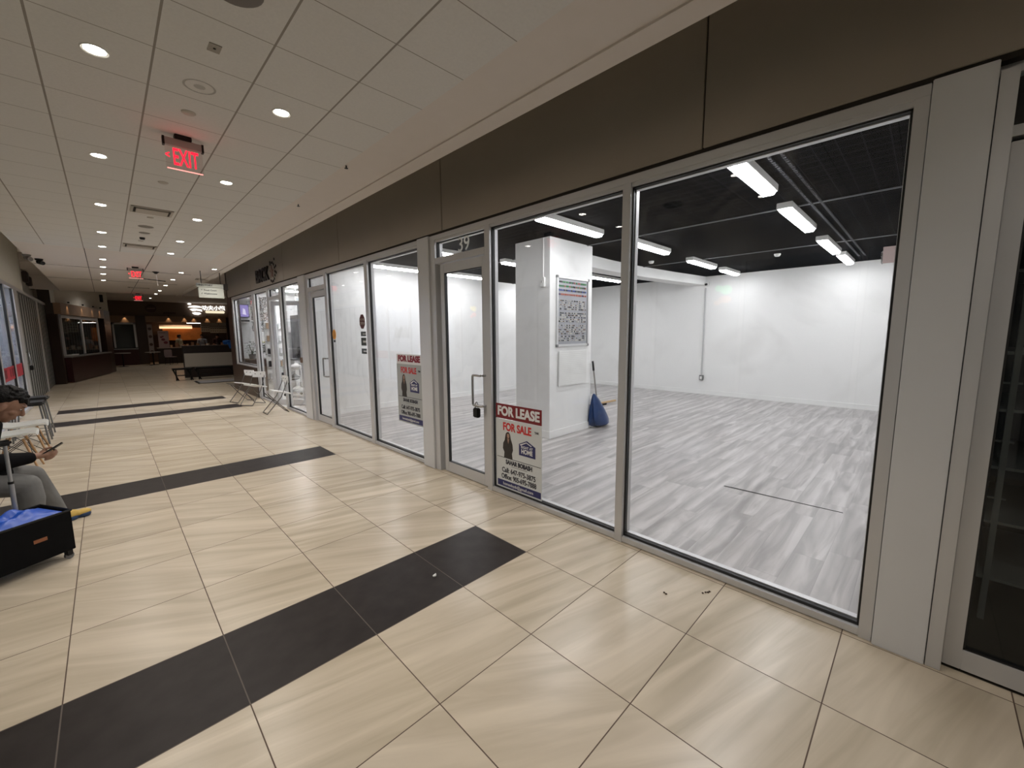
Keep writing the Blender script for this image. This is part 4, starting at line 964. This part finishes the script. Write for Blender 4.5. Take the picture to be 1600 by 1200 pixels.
t = thing('display_cabinet', 'brown cabinet behind the window carrying potted plants', 'cabinet', (3.30, 13.95, 0)); obj('cabinet_body', box(BM(), -.42, .42, -.35, .3, .0, .92, .006), mat('cabinet_brown', (.09, .055, .04), .5), t); obj('top_board', box(BM(), -.44, .44, -.37, .32, .92, .95), mat('cabinet_top', (.2, .15, .11), .4), t)
LEAF = mat('dark_green_leaf', (.018, .05, .016), .5, noise=.4, nscale=12)
def plant(x, y, z, r, h, label, flowers=False, n=70):
    t = thing('potted_plant', label, 'plant', (x, y, z), 0)
    obj('pot', lathe(BM(), [(.001, 0), (.07, 0), (.095, .14), (.085, .14), (.08, .12), (.001, .12)]), mat('grey_pot', (.16, .15, .14), .6), t, True)
    f = BM(); sb = BM()
    for k in range(n):
        a = random.uniform(0, 2*PI); e = random.random()**.6; zz = .16+h*random.random(); c = Vector((r*e*math.cos(a), r*e*math.sin(a), zz))
        d = Vector((math.cos(a), math.sin(a), random.uniform(-.3, .7))).normalized(); s_ = d.cross(Vector((0, 0, 1))).normalized(); L_ = random.uniform(.06, .11); W_ = L_*.33
        q = [c, c+d*L_*.5+s_*W_, c+d*L_-Vector((0, 0, .015)), c+d*L_*.5-s_*W_]; f.faces.new([f.verts.new(v) for v in q])
        if k % 5 == 0: tube(sb, (0, 0, .12), c, .004, n=5)
    obj('foliage', f, LEAF, t); obj('stems', sb, mat('stem_brown', (.06, .05, .02), .7), t)
    if flowers:
        for k in range(4): obj('blossom', ball(BM(), (random.uniform(-r, r)*.6, random.uniform(-r, r)*.5, .2+h*random.uniform(.7, 1)), .035, u=8, v=6), mat('pale_yellow_petal', (.6, .58, .3), .6), t)
plant(2.98, 13.75, .95, .12, .34, 'dark leafy potted plant left of the mullion in shop window'); plant(3.44, 13.85, .95, .24, .30, 'broad potted plant with pale yellow flowers in the shop window', True, 220)
# bead curtain
bc = [BM(), BM(), BM()]
for k in range(26):
    x = 3.18+k*.022
    for j in range(42):
        if random.random() < .85: ball(bc[random.choice((0, 0, 0, 1, 2))], (x+random.uniform(-.005, .005), 14.35+random.uniform(-.03, .03), 2.78-j*.025), .0125, u=6, v=4)
t = thing('bead_curtain', 'curtain of glittering black and white beads in the neighbouring shop', 'bead curtain', (0, 0, 0))
for bb, m_, n_ in zip(bc, (BLK, mat('bead_white', (.8, .78, .74), .2), mat('bead_bronze', (.3, .2, .12), .3, .7)), ('black', 'white', 'bronze')): tag(obj('beads', bb, m_, t), kind='stuff', label='%s beads' % n_)
obj('rail', box(BM(), 3.14, 3.78, 14.33, 14.37, 2.79, 2.81), WHP, t)
t = thing('service_counter', 'white counter with dark top edge inside the neighbouring shop', 'counter', (4.1, 12.6, 0)); obj('counter_body', box(BM(), -.42, .42, -.25, .25, 0, .93, .006), mat('counter_white', (.75, .75, .75), .4), t); obj('dark_edge', box(BM(), -.44, .44, -.27, .27, .93, .96), mat('counter_edge', (.1, .1, .1), .4), t)
t = thing('cash_register', 'black rounded machine on the white counter', 'machine', (3.95, 12.6, .96)); obj('machine_body', box(BM(), -.15, .15, -.12, .12, 0, .16, .03), BLK, t); obj('machine_screen', box(BM(), -.1, .1, -.02, .02, .16, .34, .01), BLK, t)
t = thing('utility_cart', 'tubular cart with wire baskets and wheels inside the neighbouring shop window', 'cart', (3.50, 11.75, 0))
b = BM()
for sx_ in (-.2, .2):
    for sy_ in (-.28, .28): tube(b, (sx_, sy_, .05), (sx_, sy_, 1.0), .010)
obj('frame', b, STEEL, t)
for z in (.12, .42, .72):
    b = BM()
    for k in range(9): tube(b, (-.2+k*.05, -.28, z), (-.2+k*.05, .28, z), .003, n=5)
    for zz in (0, .10): path(b, [(-.2, -.28, z+zz), (.2, -.28, z+zz), (.2, .28, z+zz), (-.2, .28, z+zz)], .005, 6, True)
    obj('basket', b, WHP if z > .4 else STEEL, t)
for sx_ in (-.2, .2):
    for sy_ in (-.28, .28): obj('wheel', tube(BM(), (sx_, sy_-.012, .035), (sx_, sy_+.012, .035), .035, n=16), BLK, t)
for i, (dy_, z, c, l) in enumerate(((-.12, .12, (.7, .7, .68), 'white bundle in the lowest basket of the cart'), (.1, .42, (.05, .05, .05), 'black bundle in the middle basket of the cart'), (-.08, .72, (.72, .7, .68), 'white bundle in the top basket of the cart'))):
    b = BM(); ball(b, (0, 0, .08), .12, (1.1, 1.3, .62)); ball(b, (.03, .08, .09), .08); tag(obj('cloth_bundle', b, mat('bundle_%d' % i, c, .8, bump=.5), None, True, (3.5, 11.75+dy_, z+.003)), l, 'bundle', 'bundles on the cart')
t = thing('hanging_screen', 'small blue and white lit panel hanging inside the neighbouring shop', 'lit sign', (3.95, 12.3, 2.55)); obj('casing', box(BM(), -.16, .16, 0, .03, -.13, .13, .004), WHP, t); obj('lit_face', box(BM(), -.14, .14, -.003, 0, -.01, .11), emis('lit_pale', (.8, .9, .95), 1.1), t); 
for sx_ in (-.13, .13): obj('hanger', tube(BM(), (sx_, .015, .12), (sx_, .015, .50), .006), STEEL, t)
obj('blue_band', box(BM(), -.14, .14, -.003, 0, -.11, -.03), emis('lit_blue', (.05, .25, .5), .8), t)
t = thing('drinks_fridge', 'tall dark cabinet with reddish panes at rear of neighbouring shop', 'cabinet', (4.75, 14.0, 0)); obj('cabinet_body', box(BM(), -.5, .5, -.4, .4, 0, 2.25, .01), mat('fridge_dark', (.05, .045, .05), .4), t); obj('glass_door', box(BM(), -.45, -.02, -.42, -.4, .9, 2.1), mat('reddish_glass', (.09, .02, .025), .15), t); obj('glass_door', box(BM(), .02, .45, -.42, -.4, .9, 2.1), bpy.data.materials['reddish_glass'], t)
t = thing('product_rack', 'white rack with small packets standing beside the open shop door', 'rack', (3.35, 12.9, 0))
b = BM(); box(b, -.22, .22, -.02, .02, .0, 2.0, .004); obj('back_panel', b, WHP, t)
b = BM()
for z in (.4, .75, 1.1, 1.45, 1.8): box(b, -.22, .22, -.12, .0, z, z+.012)
obj('ledges', b, STEEL, t)
for zi, z in enumerate((.4, .75, 1.1, 1.45, 1.8)):
    for k in range(4): tag(obj('packet', box(BM(), -.035, .035, -.02, .02, 0, .16, .004), random.choice((BLK, mat('packet_grey', (.5, .5, .5), .5), mat('packet_brown', (.3, .2, .12), .5))), None, False, (3.20+k*.10, 12.83, z+.0125)), 'small packet on the white rack, %s from left on the %s ledge' % (('first', 'second', 'third', 'fourth')[k], ('lowest', 'second', 'middle', 'fourth', 'top')[zi]), 'packet', 'packets on the white rack')

# ================================================================== DIM SHOP ON THE RIGHT: shelving behind the door
SHM = mat('shelf_grey', (.20, .20, .20), .5)
t = thing('shelving_unit', 'dim metal shelving behind the dark glass door at right edge', 'shelf unit', (3.42, -.16, 0))
for z in (.25, .58, .89, 1.21, 1.52, 1.95, 2.3): obj('shelf', box(BM(), 0, .9, -1.5, .0, z-.012, z+.004), SHM, t)
for x in (0, .9):
    for y in (-1.5, -.75, -.19): obj('upright', box(BM(), x-.012, x+.012, y-.012, y+.012, 0, 2.4), SHM, t)
for z in (.72, 1.04, 1.36): obj('divider_rail', box(BM(), 0, .02, -.22, .0, z-.01, z+.0), SHM, t)

# ================================================================== LEFT SIDE SHOPS
t = thing('window_band', 'red band with dark blocks printed across left shop window', 'window decal', (XL-.027, 0, 0))
obj('red_band', box(BM(), -.002, 0, 11.67, 14.19, .80, 1.06), mat('band_red', (.40, .03, .05), .5), t)
b = BM()
for y0, y1 in ((11.9, 12.15), (12.5, 12.62), (12.75, 13.0)): box(b, 0.0005, .002, y0, y1, .86, 1.02)
obj('band_blocks', b, mat('band_dark_red', (.16, .01, .02), .5), t)
t = thing('ceiling_fixture', 'cold white fixture inside the lit shop at the left edge', 'ceiling light', (-2.4, 12.6, 2.9)); obj('housing', box(BM(), -.6, .6, -.1, .1, 0, .1), WHP, t); obj('diffuser', box(BM(), -.58, .58, -.08, .08, -.03, 0), emis('cold_tube', (.8, .87, 1), 90), t)
t = thing('hanging_garment', 'dark garments hanging in the lit left shop window', 'garments', (-1.75, 12.75, 0))
obj('rail', tube(BM(), (-.0, -.6, 1.9), (0, .6, 1.9), .012), STEEL, t)
for k in range(4): obj('garment', prism(BM(), [(-.02, -.5+k*.3-.12, 1.5), (-.02, -.5+k*.3+.12, 1.5), (-.02, -.5+k*.3+.10, 1.82), (-.02, -.5+k*.3, 1.88), (-.02, -.5+k*.3-.10, 1.82)], (.05, 0, 0)), BLK, t)
# neon signs in left-hand windows, seen only as reflections in the big panes
for y, z, cs, l in ((2.34, 2.23, ((.1, 1, .35), (1, .42, .2)), 'green and orange lit sign in left shop window, mirrored in big pane'), (8.6, 2.22, ((1, .75, .1), (1, .15, .1)), 'yellow and red lit sign in left shop window, mirrored in glass door')):
    t = thing('lit_sign', l, 'lit sign', (XL-.12, y, z))
    b = BM(); ball(b, (0, -.05, .07), .09, (.3, 1, .8)); ball(b, (0, .07, .10), .05, (.3, 1, 1)); obj('upper_glow', b, emis('glow_a%.0f' % y, cs[0], 5), t)
    b = BM(); ball(b, (0, -.04, -.08), .08, (.3, 1.2, .7)); ball(b, (0, .08, -.13), .05, (.3, 1, .8)); obj('lower_glow', b, emis('glow_b%.0f' % y, cs[1], 4), t)
# closed folding grilles
GR = mat('grille_panel', (.26, .27, .26), .4, .3)
kd = 5
for y0, n_ in ((14.78, 8), (18.72, 5)):
    r = struct('door_%d' % kd); kd += 1
    w_ = .44
    for i in range(n_):
        a = y0+i*w_; b = BM(); box(b, XL-.055, XL-.015, a+.02, a+w_-.035, .02, 2.66, .003); obj('door_panel', b, GR, r)
        obj('edge_strip', box(BM(), XL-.05, XL-.008, a+w_-.035, a+w_+.02, .02, 2.66), DARK, r)
    b = BM(); path(b, [(XL-.015, y0+.15, 1.28), (XL+.04, y0+.15, 1.27), (XL+.04, y0+.15, 1.02), (XL-.015, y0+.15, 1.01)], .011, 8); obj('door_handle', b, STEEL, r, True)
t = thing('padlock', 'dark padlock on the closed folding grille at left', 'padlock', (XL+.04, 14.93, .98)); obj('body', box(BM(), -.03, .03, -.05, .05, -.13, -.02, .01), BLK, t); obj('shackle', path(BM(), [(0, -.022, -.02), (0, -.022, .03), (0, 0, .05), (0, .022, .03), (0, .022, -.02)], .007, 8), STEEL, t)
b = BM(); box(b, XL-.35, XL-.06, 14.75, 21.0, 0, 2.69); struct('wall_left_dark', b, DARK)
# projecting dark lettering above the grille
t = thing('wall_lettering', 'row of dark raised letters high on the left wall', 'shop sign', (XL-.25, 0, 0))
for y, z, r_ in ((19.2, 3.42, .16), (19.9, 3.36, .14), (20.6, 3.30, .13)): obj('letter', box(BM(), 0, .12, y-.16, y+.16, z-r_, z+r_, .02), mat('letter_brown', (.04, .025, .02), .5), t)

# ================================================================== KIOSK ON THE LEFT
SPW = (1, .70, .42)
b = kbox(BM(), -.03, KL-.25, -.05, .12, 2.40, 2.78); struct('trim_27', b, SOFT)
for i, s_ in enumerate((.55, 1.95, 3.1, 4.0)):
    x, y = kp(s_, .17)
    t = thing('soffit_spot', 'small warm spot on the kiosk soffit, %s from the left' % ('first', 'second', 'third', 'fourth')[i], 'spotlight', (x, y, 2.80), 0, 'spots on the kiosk soffit')
    obj('canister', tube(BM(), (0, 0, .0), (0, 0, .05), .03), BLK, t); spot('lamp', (0, 0, -.005), 5, 1.0, SPW, .6, .015, t)
r = struct('window_30')
f = kbox(BM(), .12, .20, .0, .05, .98, 2.40); kbox(f, 3.88, 3.98, .0, .05, .98, 2.40); kbox(f, 2.0, 2.12, .0, .05, .98, 2.40); kbox(f, .12, 3.98, .0, .05, 2.28, 2.38); obj('window_frame', f, ALU, r)
obj('pane', kbox(BM(), .2, 3.88, .02, .03, 1.0, 2.28), GLASSD, r)
for i in range(14):
    s_ = .3+i*.26; obj('blind_slat', kbox(BM(), s_, s_+.14, -.06, -.04, 1.0, 2.28), mat('slat_grey', (.05, .055, .055), .5) if i == 0 else bpy.data.materials['slat_grey'], r)
b = kbox(BM(), .12, 4.1, -.35, -.3, 0, 2.4); struct('wall_kiosk_inner', b, DARK)
t = thing('kiosk_counter', 'oxblood front counter of the closed kiosk with pale top', 'counter', (0, 0, 0)); obj('front_panel', kbox(BM(), .32, 4.75, -.04, .12, 0.03, .90), REDB, t); obj('counter_top', kbox(BM(), .30, 4.8, -.05, .18, .90, .95), mat('pale_steel_top', (.35, .34, .33), .3, .5), t); obj('plinth', kbox(BM(), .34, 4.7, -.03, .08, 0, .03), SOFT, t)
t = thing('counter_tray', 'pale tray lying on the left end of the kiosk counter', 'tray', (*kp(.7, .0), .95), math.atan2(DD.y, DD.x)); obj('tray_base', box(BM(), -.25, .45, -.1, .1, 0, .03, .01), WHP, t); obj('tray_rim', path(BM(), [(-.25, -.1, .04), (.45, -.1, .04), (.45, .1, .04), (-.25, .1, .04)], .012, 6, True), WHP, t)
x, y = kp(KL+.0, .03)
tag(obj('wall_speaker', box(BM(), -.07, .07, -.05, .05, -.16, .16, .01), BLK, None, False, (x, y, 3.28)), 'small black box on the end of the cream kiosk wall', 'speaker')

# ================================================================== FOOD COURT FAR SIDE
b = BM(); box(b, .15, 1.28, YF-.12, YF+.1, 2.40, 2.78); box(b, 1.72, 5.6, YF-.12, YF+.1, 2.44, 2.78); struct('trim_28', b, SOFT)
for i, x in enumerate((.85, 2.75, 3.5, 3.95, 4.62, 5.25)):
    t = thing('soffit_spot', 'small warm spot on the food court soffit, %s from the left' % ('first', 'second', 'third', 'fourth', 'fifth', 'sixth')[i], 'spotlight', (x, YF-.18, 2.80), 0, 'spots on the food court soffit')
    obj('canister', tube(BM(), (0, 0, 0), (0, 0, .05), .03), BLK, t); spot('lamp', (0, 0, -.005), 9, 1.1, SPW, .6, .02, t)
r = struct('window_31'); f = BM()
box(f, .30, .38, YF, YF+.05, .98, 2.4); box(f, 1.18, 1.28, YF, YF+.05, .98, 2.4); box(f, .3, 1.28, YF, YF+.05, 2.3, 2.4); obj('window_frame', f, ALU, r); p = BM(); box(p, .38, 1.18, YF+.02, YF+.03, .98, 2.3); obj('pane', p, GLASSD, r)
b = BM(); box(b, .1, 1.72, YF+.2, YF+.25, 0, 2.8); box(b, 1.5, 1.55, YF+.1, 34, 0, 2.8); struct('wall_closed_unit', b, DARK)
t = thing('closed_counter', 'dark counter of the closed unit beside the menu banner', 'counter', (.75, YF-.15, 0)); obj('front_panel', box(BM(), -.5, .52, -.15, .14, 0, .88), REDB, t); obj('counter_top', box(BM(), -.52, .53, -.18, .14, .88, .93), mat('dull_steel_top', (.3, .3, .3), .35, .5), t)
t = thing('food_counter', 'long dark serving counter of the lit food stall', 'counter', (4.0, YF-.2, 0)); obj('front_panel', box(BM(), -1.9, 1.6, -.18, .18, 0, .90), mat('counter_dark_wood', (.03, .018, .014), .4), t); obj('counter_top', box(BM(), -1.92, 1.6, -.22, .2, .90, .94), mat('counter_pale_top', (.35, .27, .22), .4), t)
# kitchen
b = BM(); box(b, 2.55, 4.5, 33.5, 33.55, 1.35, 2.15)
struct('wall_kitchen_tiles', b, mat('orange_tiles', (.55, .20, .04), .4, noise=.4, nscale=5))
t = thing('heat_lamp', 'long glowing warm light strip in the food stall kitchen', 'lamp', (3.4, 33.3, 2.20)); obj('strip_housing', box(BM(), -1.0, .6, -.05, .1, .0, .10), WHP, t); obj('strip_lens', box(BM(), -1.0, .6, -.06, .05, -.12, 0), emis('orange_strip', (1, .55, .3), 1.6), t)
l = bpy.data.lights.new('kitchen_lamp', 'AREA'); l.shape = 'RECTANGLE'; l.size = 1.4; l.size_y = .3; l.energy = 7; l.color = (1, .55, .28)
o = bpy.data.objects.new('kitchen_lamp', l); COL.objects.link(o); o.location = (3.3, 33.0, 2.6)
t = thing('ceiling_fixture', 'white linear light above the food stall counter', 'ceiling light', (4.0, 32.3, 2.42)); obj('housing', box(BM(), -.6, .5, -.08, .08, 0, .1), BLK, t); obj('diffuser', box(BM(), -.35, .38, -.06, .06, -.03, 0), emis('stall_tube', (1, .95, .88), 5), t)
MB = mat('menu_board', (.42, .38, .33), .5); FD = mat('menu_photo_dark', (.07, .03, .02), .5)
for i, (x0, x1, z0, z1, l) in enumerate(((4.28, 4.72, 1.86, 2.44, 'menu board with rows of dishes, left one'), (4.74, 5.20, 1.80, 2.44, 'menu board with rows of dishes, middle one'), (5.22, 5.62, 1.80, 2.44, 'menu board with rows of dishes, right one'))):
    t = thing('menu_board', l, 'menu board', ((x0+x1)/2, YF-.02, z0), 0, 'menu boards over the food counter')
    w_ = x1-x0; obj('panel', box(BM(), -w_/2, w_/2, -.03, 0, 0, z1-z0), MB, t)
    for rr in range(3):
        for cc in range(4): obj('dish_photo', ball(BM(), (-w_/2+w_*(cc+.6)/4.3, -.032, .12+rr*.15), .033, (1, .15, .8), 10, 6), FD, t)
t = thing('menu_banner', 'tall narrow menu banner with dark round dishes beside the opening', 'banner', (1.85, YF-.22, .62)); obj('sheet', box(BM(), -.11, .11, 0, .01, 0, 1.68), mat('banner_sheet', (.30, .25, .23), .6), t)
for z in (1.42, .98, .52, .1): obj('dish_photo', ball(BM(), (0, -.002, z), .085, (1, .12, 1), 14, 8), FD, t)
t = thing('menu_poster', 'pinkish poster with dark red dishes standing on food counter', 'poster', (2.42, YF-.30, .94)); obj('sheet', box(BM(), -.24, .24, 0, .015, 0, .98), mat('poster_pinkish', (.40, .28, .26), .6), t)
for x, z, r_ in ((-.1, .62, .06), (-.02, .48, .09), (.08, .30, .10), (-.03, .66, .05)): obj('dish_photo', ball(BM(), (x, -.002, z), r_, (1, .12, .8), 12, 8), mat('dish_red', (.16, .02, .03), .5) if x == -.1 else bpy.data.materials['dish_red'], t)
obj('poster_heading', box(BM(), -.2, .1, -.004, 0, .86, .89), FD, t)
rngc = random.Random(3)
for i in range(11):
    x = 2.75+i*.255; hgt = rngc.uniform(.10, .30); c = rngc.choice(((.7, .66, .6), (.5, .5, .48), (.06, .05, .05), (.35, .2, .12), (.7, .45, .25)))
    b = BM(); r_ = rngc.uniform(.05, .10); lathe(b, [(.001, 0), (r_*.85, 0), (r_, hgt), (r_*.92, hgt), (r_*.7, .012), (.001, .012)], n=16)
    tag(obj('kitchen_container', b, mat('container_%d' % i, c, .4), None, True, (x, YF-.16, .94)), 'container on the lit food counter, %s from the left' % (ORD[i] if i else 'first'), 'container', 'containers on the food counter')
# lit logo sign
WL = emis('sign_white_light', (1, .96, .90), 1.5)
t = thing('stall_sign', 'lit white food stall sign with round logo and characters', 'lit sign', (0, YF-.06, 0))
b = BM(); n_ = 28
prism(b, [(4.09+.36*math.cos(a), -.03, 3.20+.15+.12*math.sin(a)) for a in [PI*k/14 for k in range(15)]]+[(3.75, -.03, 3.28), (4.05, -.03, 3.34), (4.40, -.03, 3.27)][::-1][:0], (0, -.04, 0))
obj('logo_bun', b, WL, t)
b = BM(); prism(b, [(3.80, -.03, 3.24), (4.02, -.03, 3.30), (4.40, -.03, 3.24), (4.42, -.03, 3.12), (4.15, -.03, 3.17), (3.95, -.03, 3.12)], (0, -.04, 0)); prism(b, [(3.90, -.03, 3.02), (4.05, -.03, 3.08), (4.30, -.03, 3.05), (4.36, -.03, 2.98), (4.20, -.03, 2.90), (4.0, -.03, 2.93)], (0, -.04, 0)); obj('logo_curves', b, WL, t)
obj('logo_dot', ball(BM(), (3.82, -.05, 3.56), .075, (1.3, .4, .8), 14, 8), WL, t)
text('\u529f\u592b\u5c0f\u7c60', .30, (5.02, -.05, 3.33), WL, t, FACE_MY, depth=.02, bold=.008, name='characters')
obj('lower_panel', box(BM(), 4.58, 5.58, -.06, 0, 3.03, 3.18, .03), emis('sign_cream_light', (1, .88, .62), .9), t)
t = thing('dark_sign', 'unlit round emblem and dark strip above the menu banner', 'shop sign', (0, YF-.04, 0))
b = BM(); ball(b, (2.02, 0, 3.22), .25, (1, .15, .95)); obj('emblem', b, FD, t); obj('emblem_band', box(BM(), 1.85, 2.2, -.05, -.035, 3.20, 3.25), mat('dull_pink', (.25, .17, .15), .6), t); obj('name_strip', box(BM(), 2.55, 3.12, -.03, 0, 2.93, 3.03, .01), FD, t)
# small tables and seats before the counters
PT = mat('table_top_pale', (.38, .34, .30), .5)
for x, y, h, l in ((.55, 30.3, .74, 'small pale topped table before the closed counter'), (1.80, 30.6, .74, 'small pale topped table under the menu banner')):
    t = thing('cafe_table', l, 'table', (x, y, 0), 0, 'tables in the food court'); obj('table_top', lathe(BM(), [(.001, h-.03), (.34, h-.03), (.34, h), (.001, h)]), PT, t); obj('table_leg', tube(BM(), (0, 0, .02), (0, 0, h-.03), .03), BLK, t); obj('table_base', lathe(BM(), [(.001, 0), (.22, 0), (.2, .02), (.001, .03)]), BLK, t)
t = thing('cafe_chair', 'pale plastic chair before the dark serving counter', 'chair', (2.55, 30.4, 0), .5)
obj('seat', box(BM(), -.2, .2, -.2, .2, .42, .45, .01), mat('dull_pink_plastic', (.33, .25, .25), .5), t); obj('backrest', box(BM(), -.2, .2, .18, .21, .45, .85, .03), bpy.data.materials['dull_pink_plastic'], t)
for sx_ in (-1, 1):
    for sy_ in (-1, 1): obj('leg', tube(BM(), (sx_*.17, sy_*.17, .42), (sx_*.2, sy_*.2, 0), .012), BLK, t)
# banquette with benches
t = thing('banquette', 'dark topped partition with beige panel behind the black benches', 'partition', (2.9, 20.3, 0))
obj('core', box(BM(), -.83, 1.6, -.10, .12, 0, 1.22), mat('partition_dark', (.02, .013, .012), .4), t); obj('beige_panel', box(BM(), -.81, .88, -.115, -.10, .42, .95, .003), mat('partition_beige', (.42, .385, .33), .6), t); obj('cap', box(BM(), -.85, 1.6, -.13, .15, 1.22, 1.25), mat('cap_dark', (.03, .02, .018), .3), t)
b = BM()
for k in range(9): ball(b, (random.uniform(-.13, .16), random.uniform(-.07, .05), random.uniform(.065, .17)), random.uniform(.05, .09), (1.2, .8, .7), 10, 8)
prism(b, [(-.05, -.14, .1), (.12, -.14, .12), (.14, -.14, -.12), (.02, -.14, -.16)], (0, .03, 0)); box(b, -.05, .12, -.14, 0, .02, .07)
tag(meshobj('plastic_bag', remeshed(b, .012, 2), mat('blue_bag_far', (.015, .12, .42), .5)), 'crumpled blue bag lying on the far dark partition', 'bag').location = (3.56, 20.25, 1.252)
for x0, x1, l in ((1.62, 2.20, 'short black bench left of the beige partition'), (2.28, 3.55, 'long black bench in front of beige partition')):
    t = thing('bench', l, 'bench', (x0, 19.3, 0), 0, 'black benches in the food court'); w_ = x1-x0
    obj('bench_seat', box(BM(), 0, w_, -.2, .2, .39, .45, .01), BLK, t)
    for x in (.08, w_-.08):
        b = BM(); tube(b, (x-.06, -.17, .39), (x+.06, .17, .0), .02); tube(b, (x+.06, -.17, .0), (x-.06, .17, .39), .02); tube(b, (x, -.17, .39), (x, -.17, 0), .02); obj('bench_leg', b, BLK, t)
    obj('stretcher', box(BM(), .08, w_-.08, -.02, .02, .16, .19), BLK, t)
t = thing('floor_mat', 'pale floor mat with black border near the benches', 'mat', (2.95, 17.9, 0)); obj('border', box(BM(), -.85, .9, -.55, .55, 0, .012, .004), BLK, t); obj('mat_surface', box(BM(), -.77, .82, -.47, .47, .012, .016), mat('mat_grey', (.25, .24, .24), .8), t)
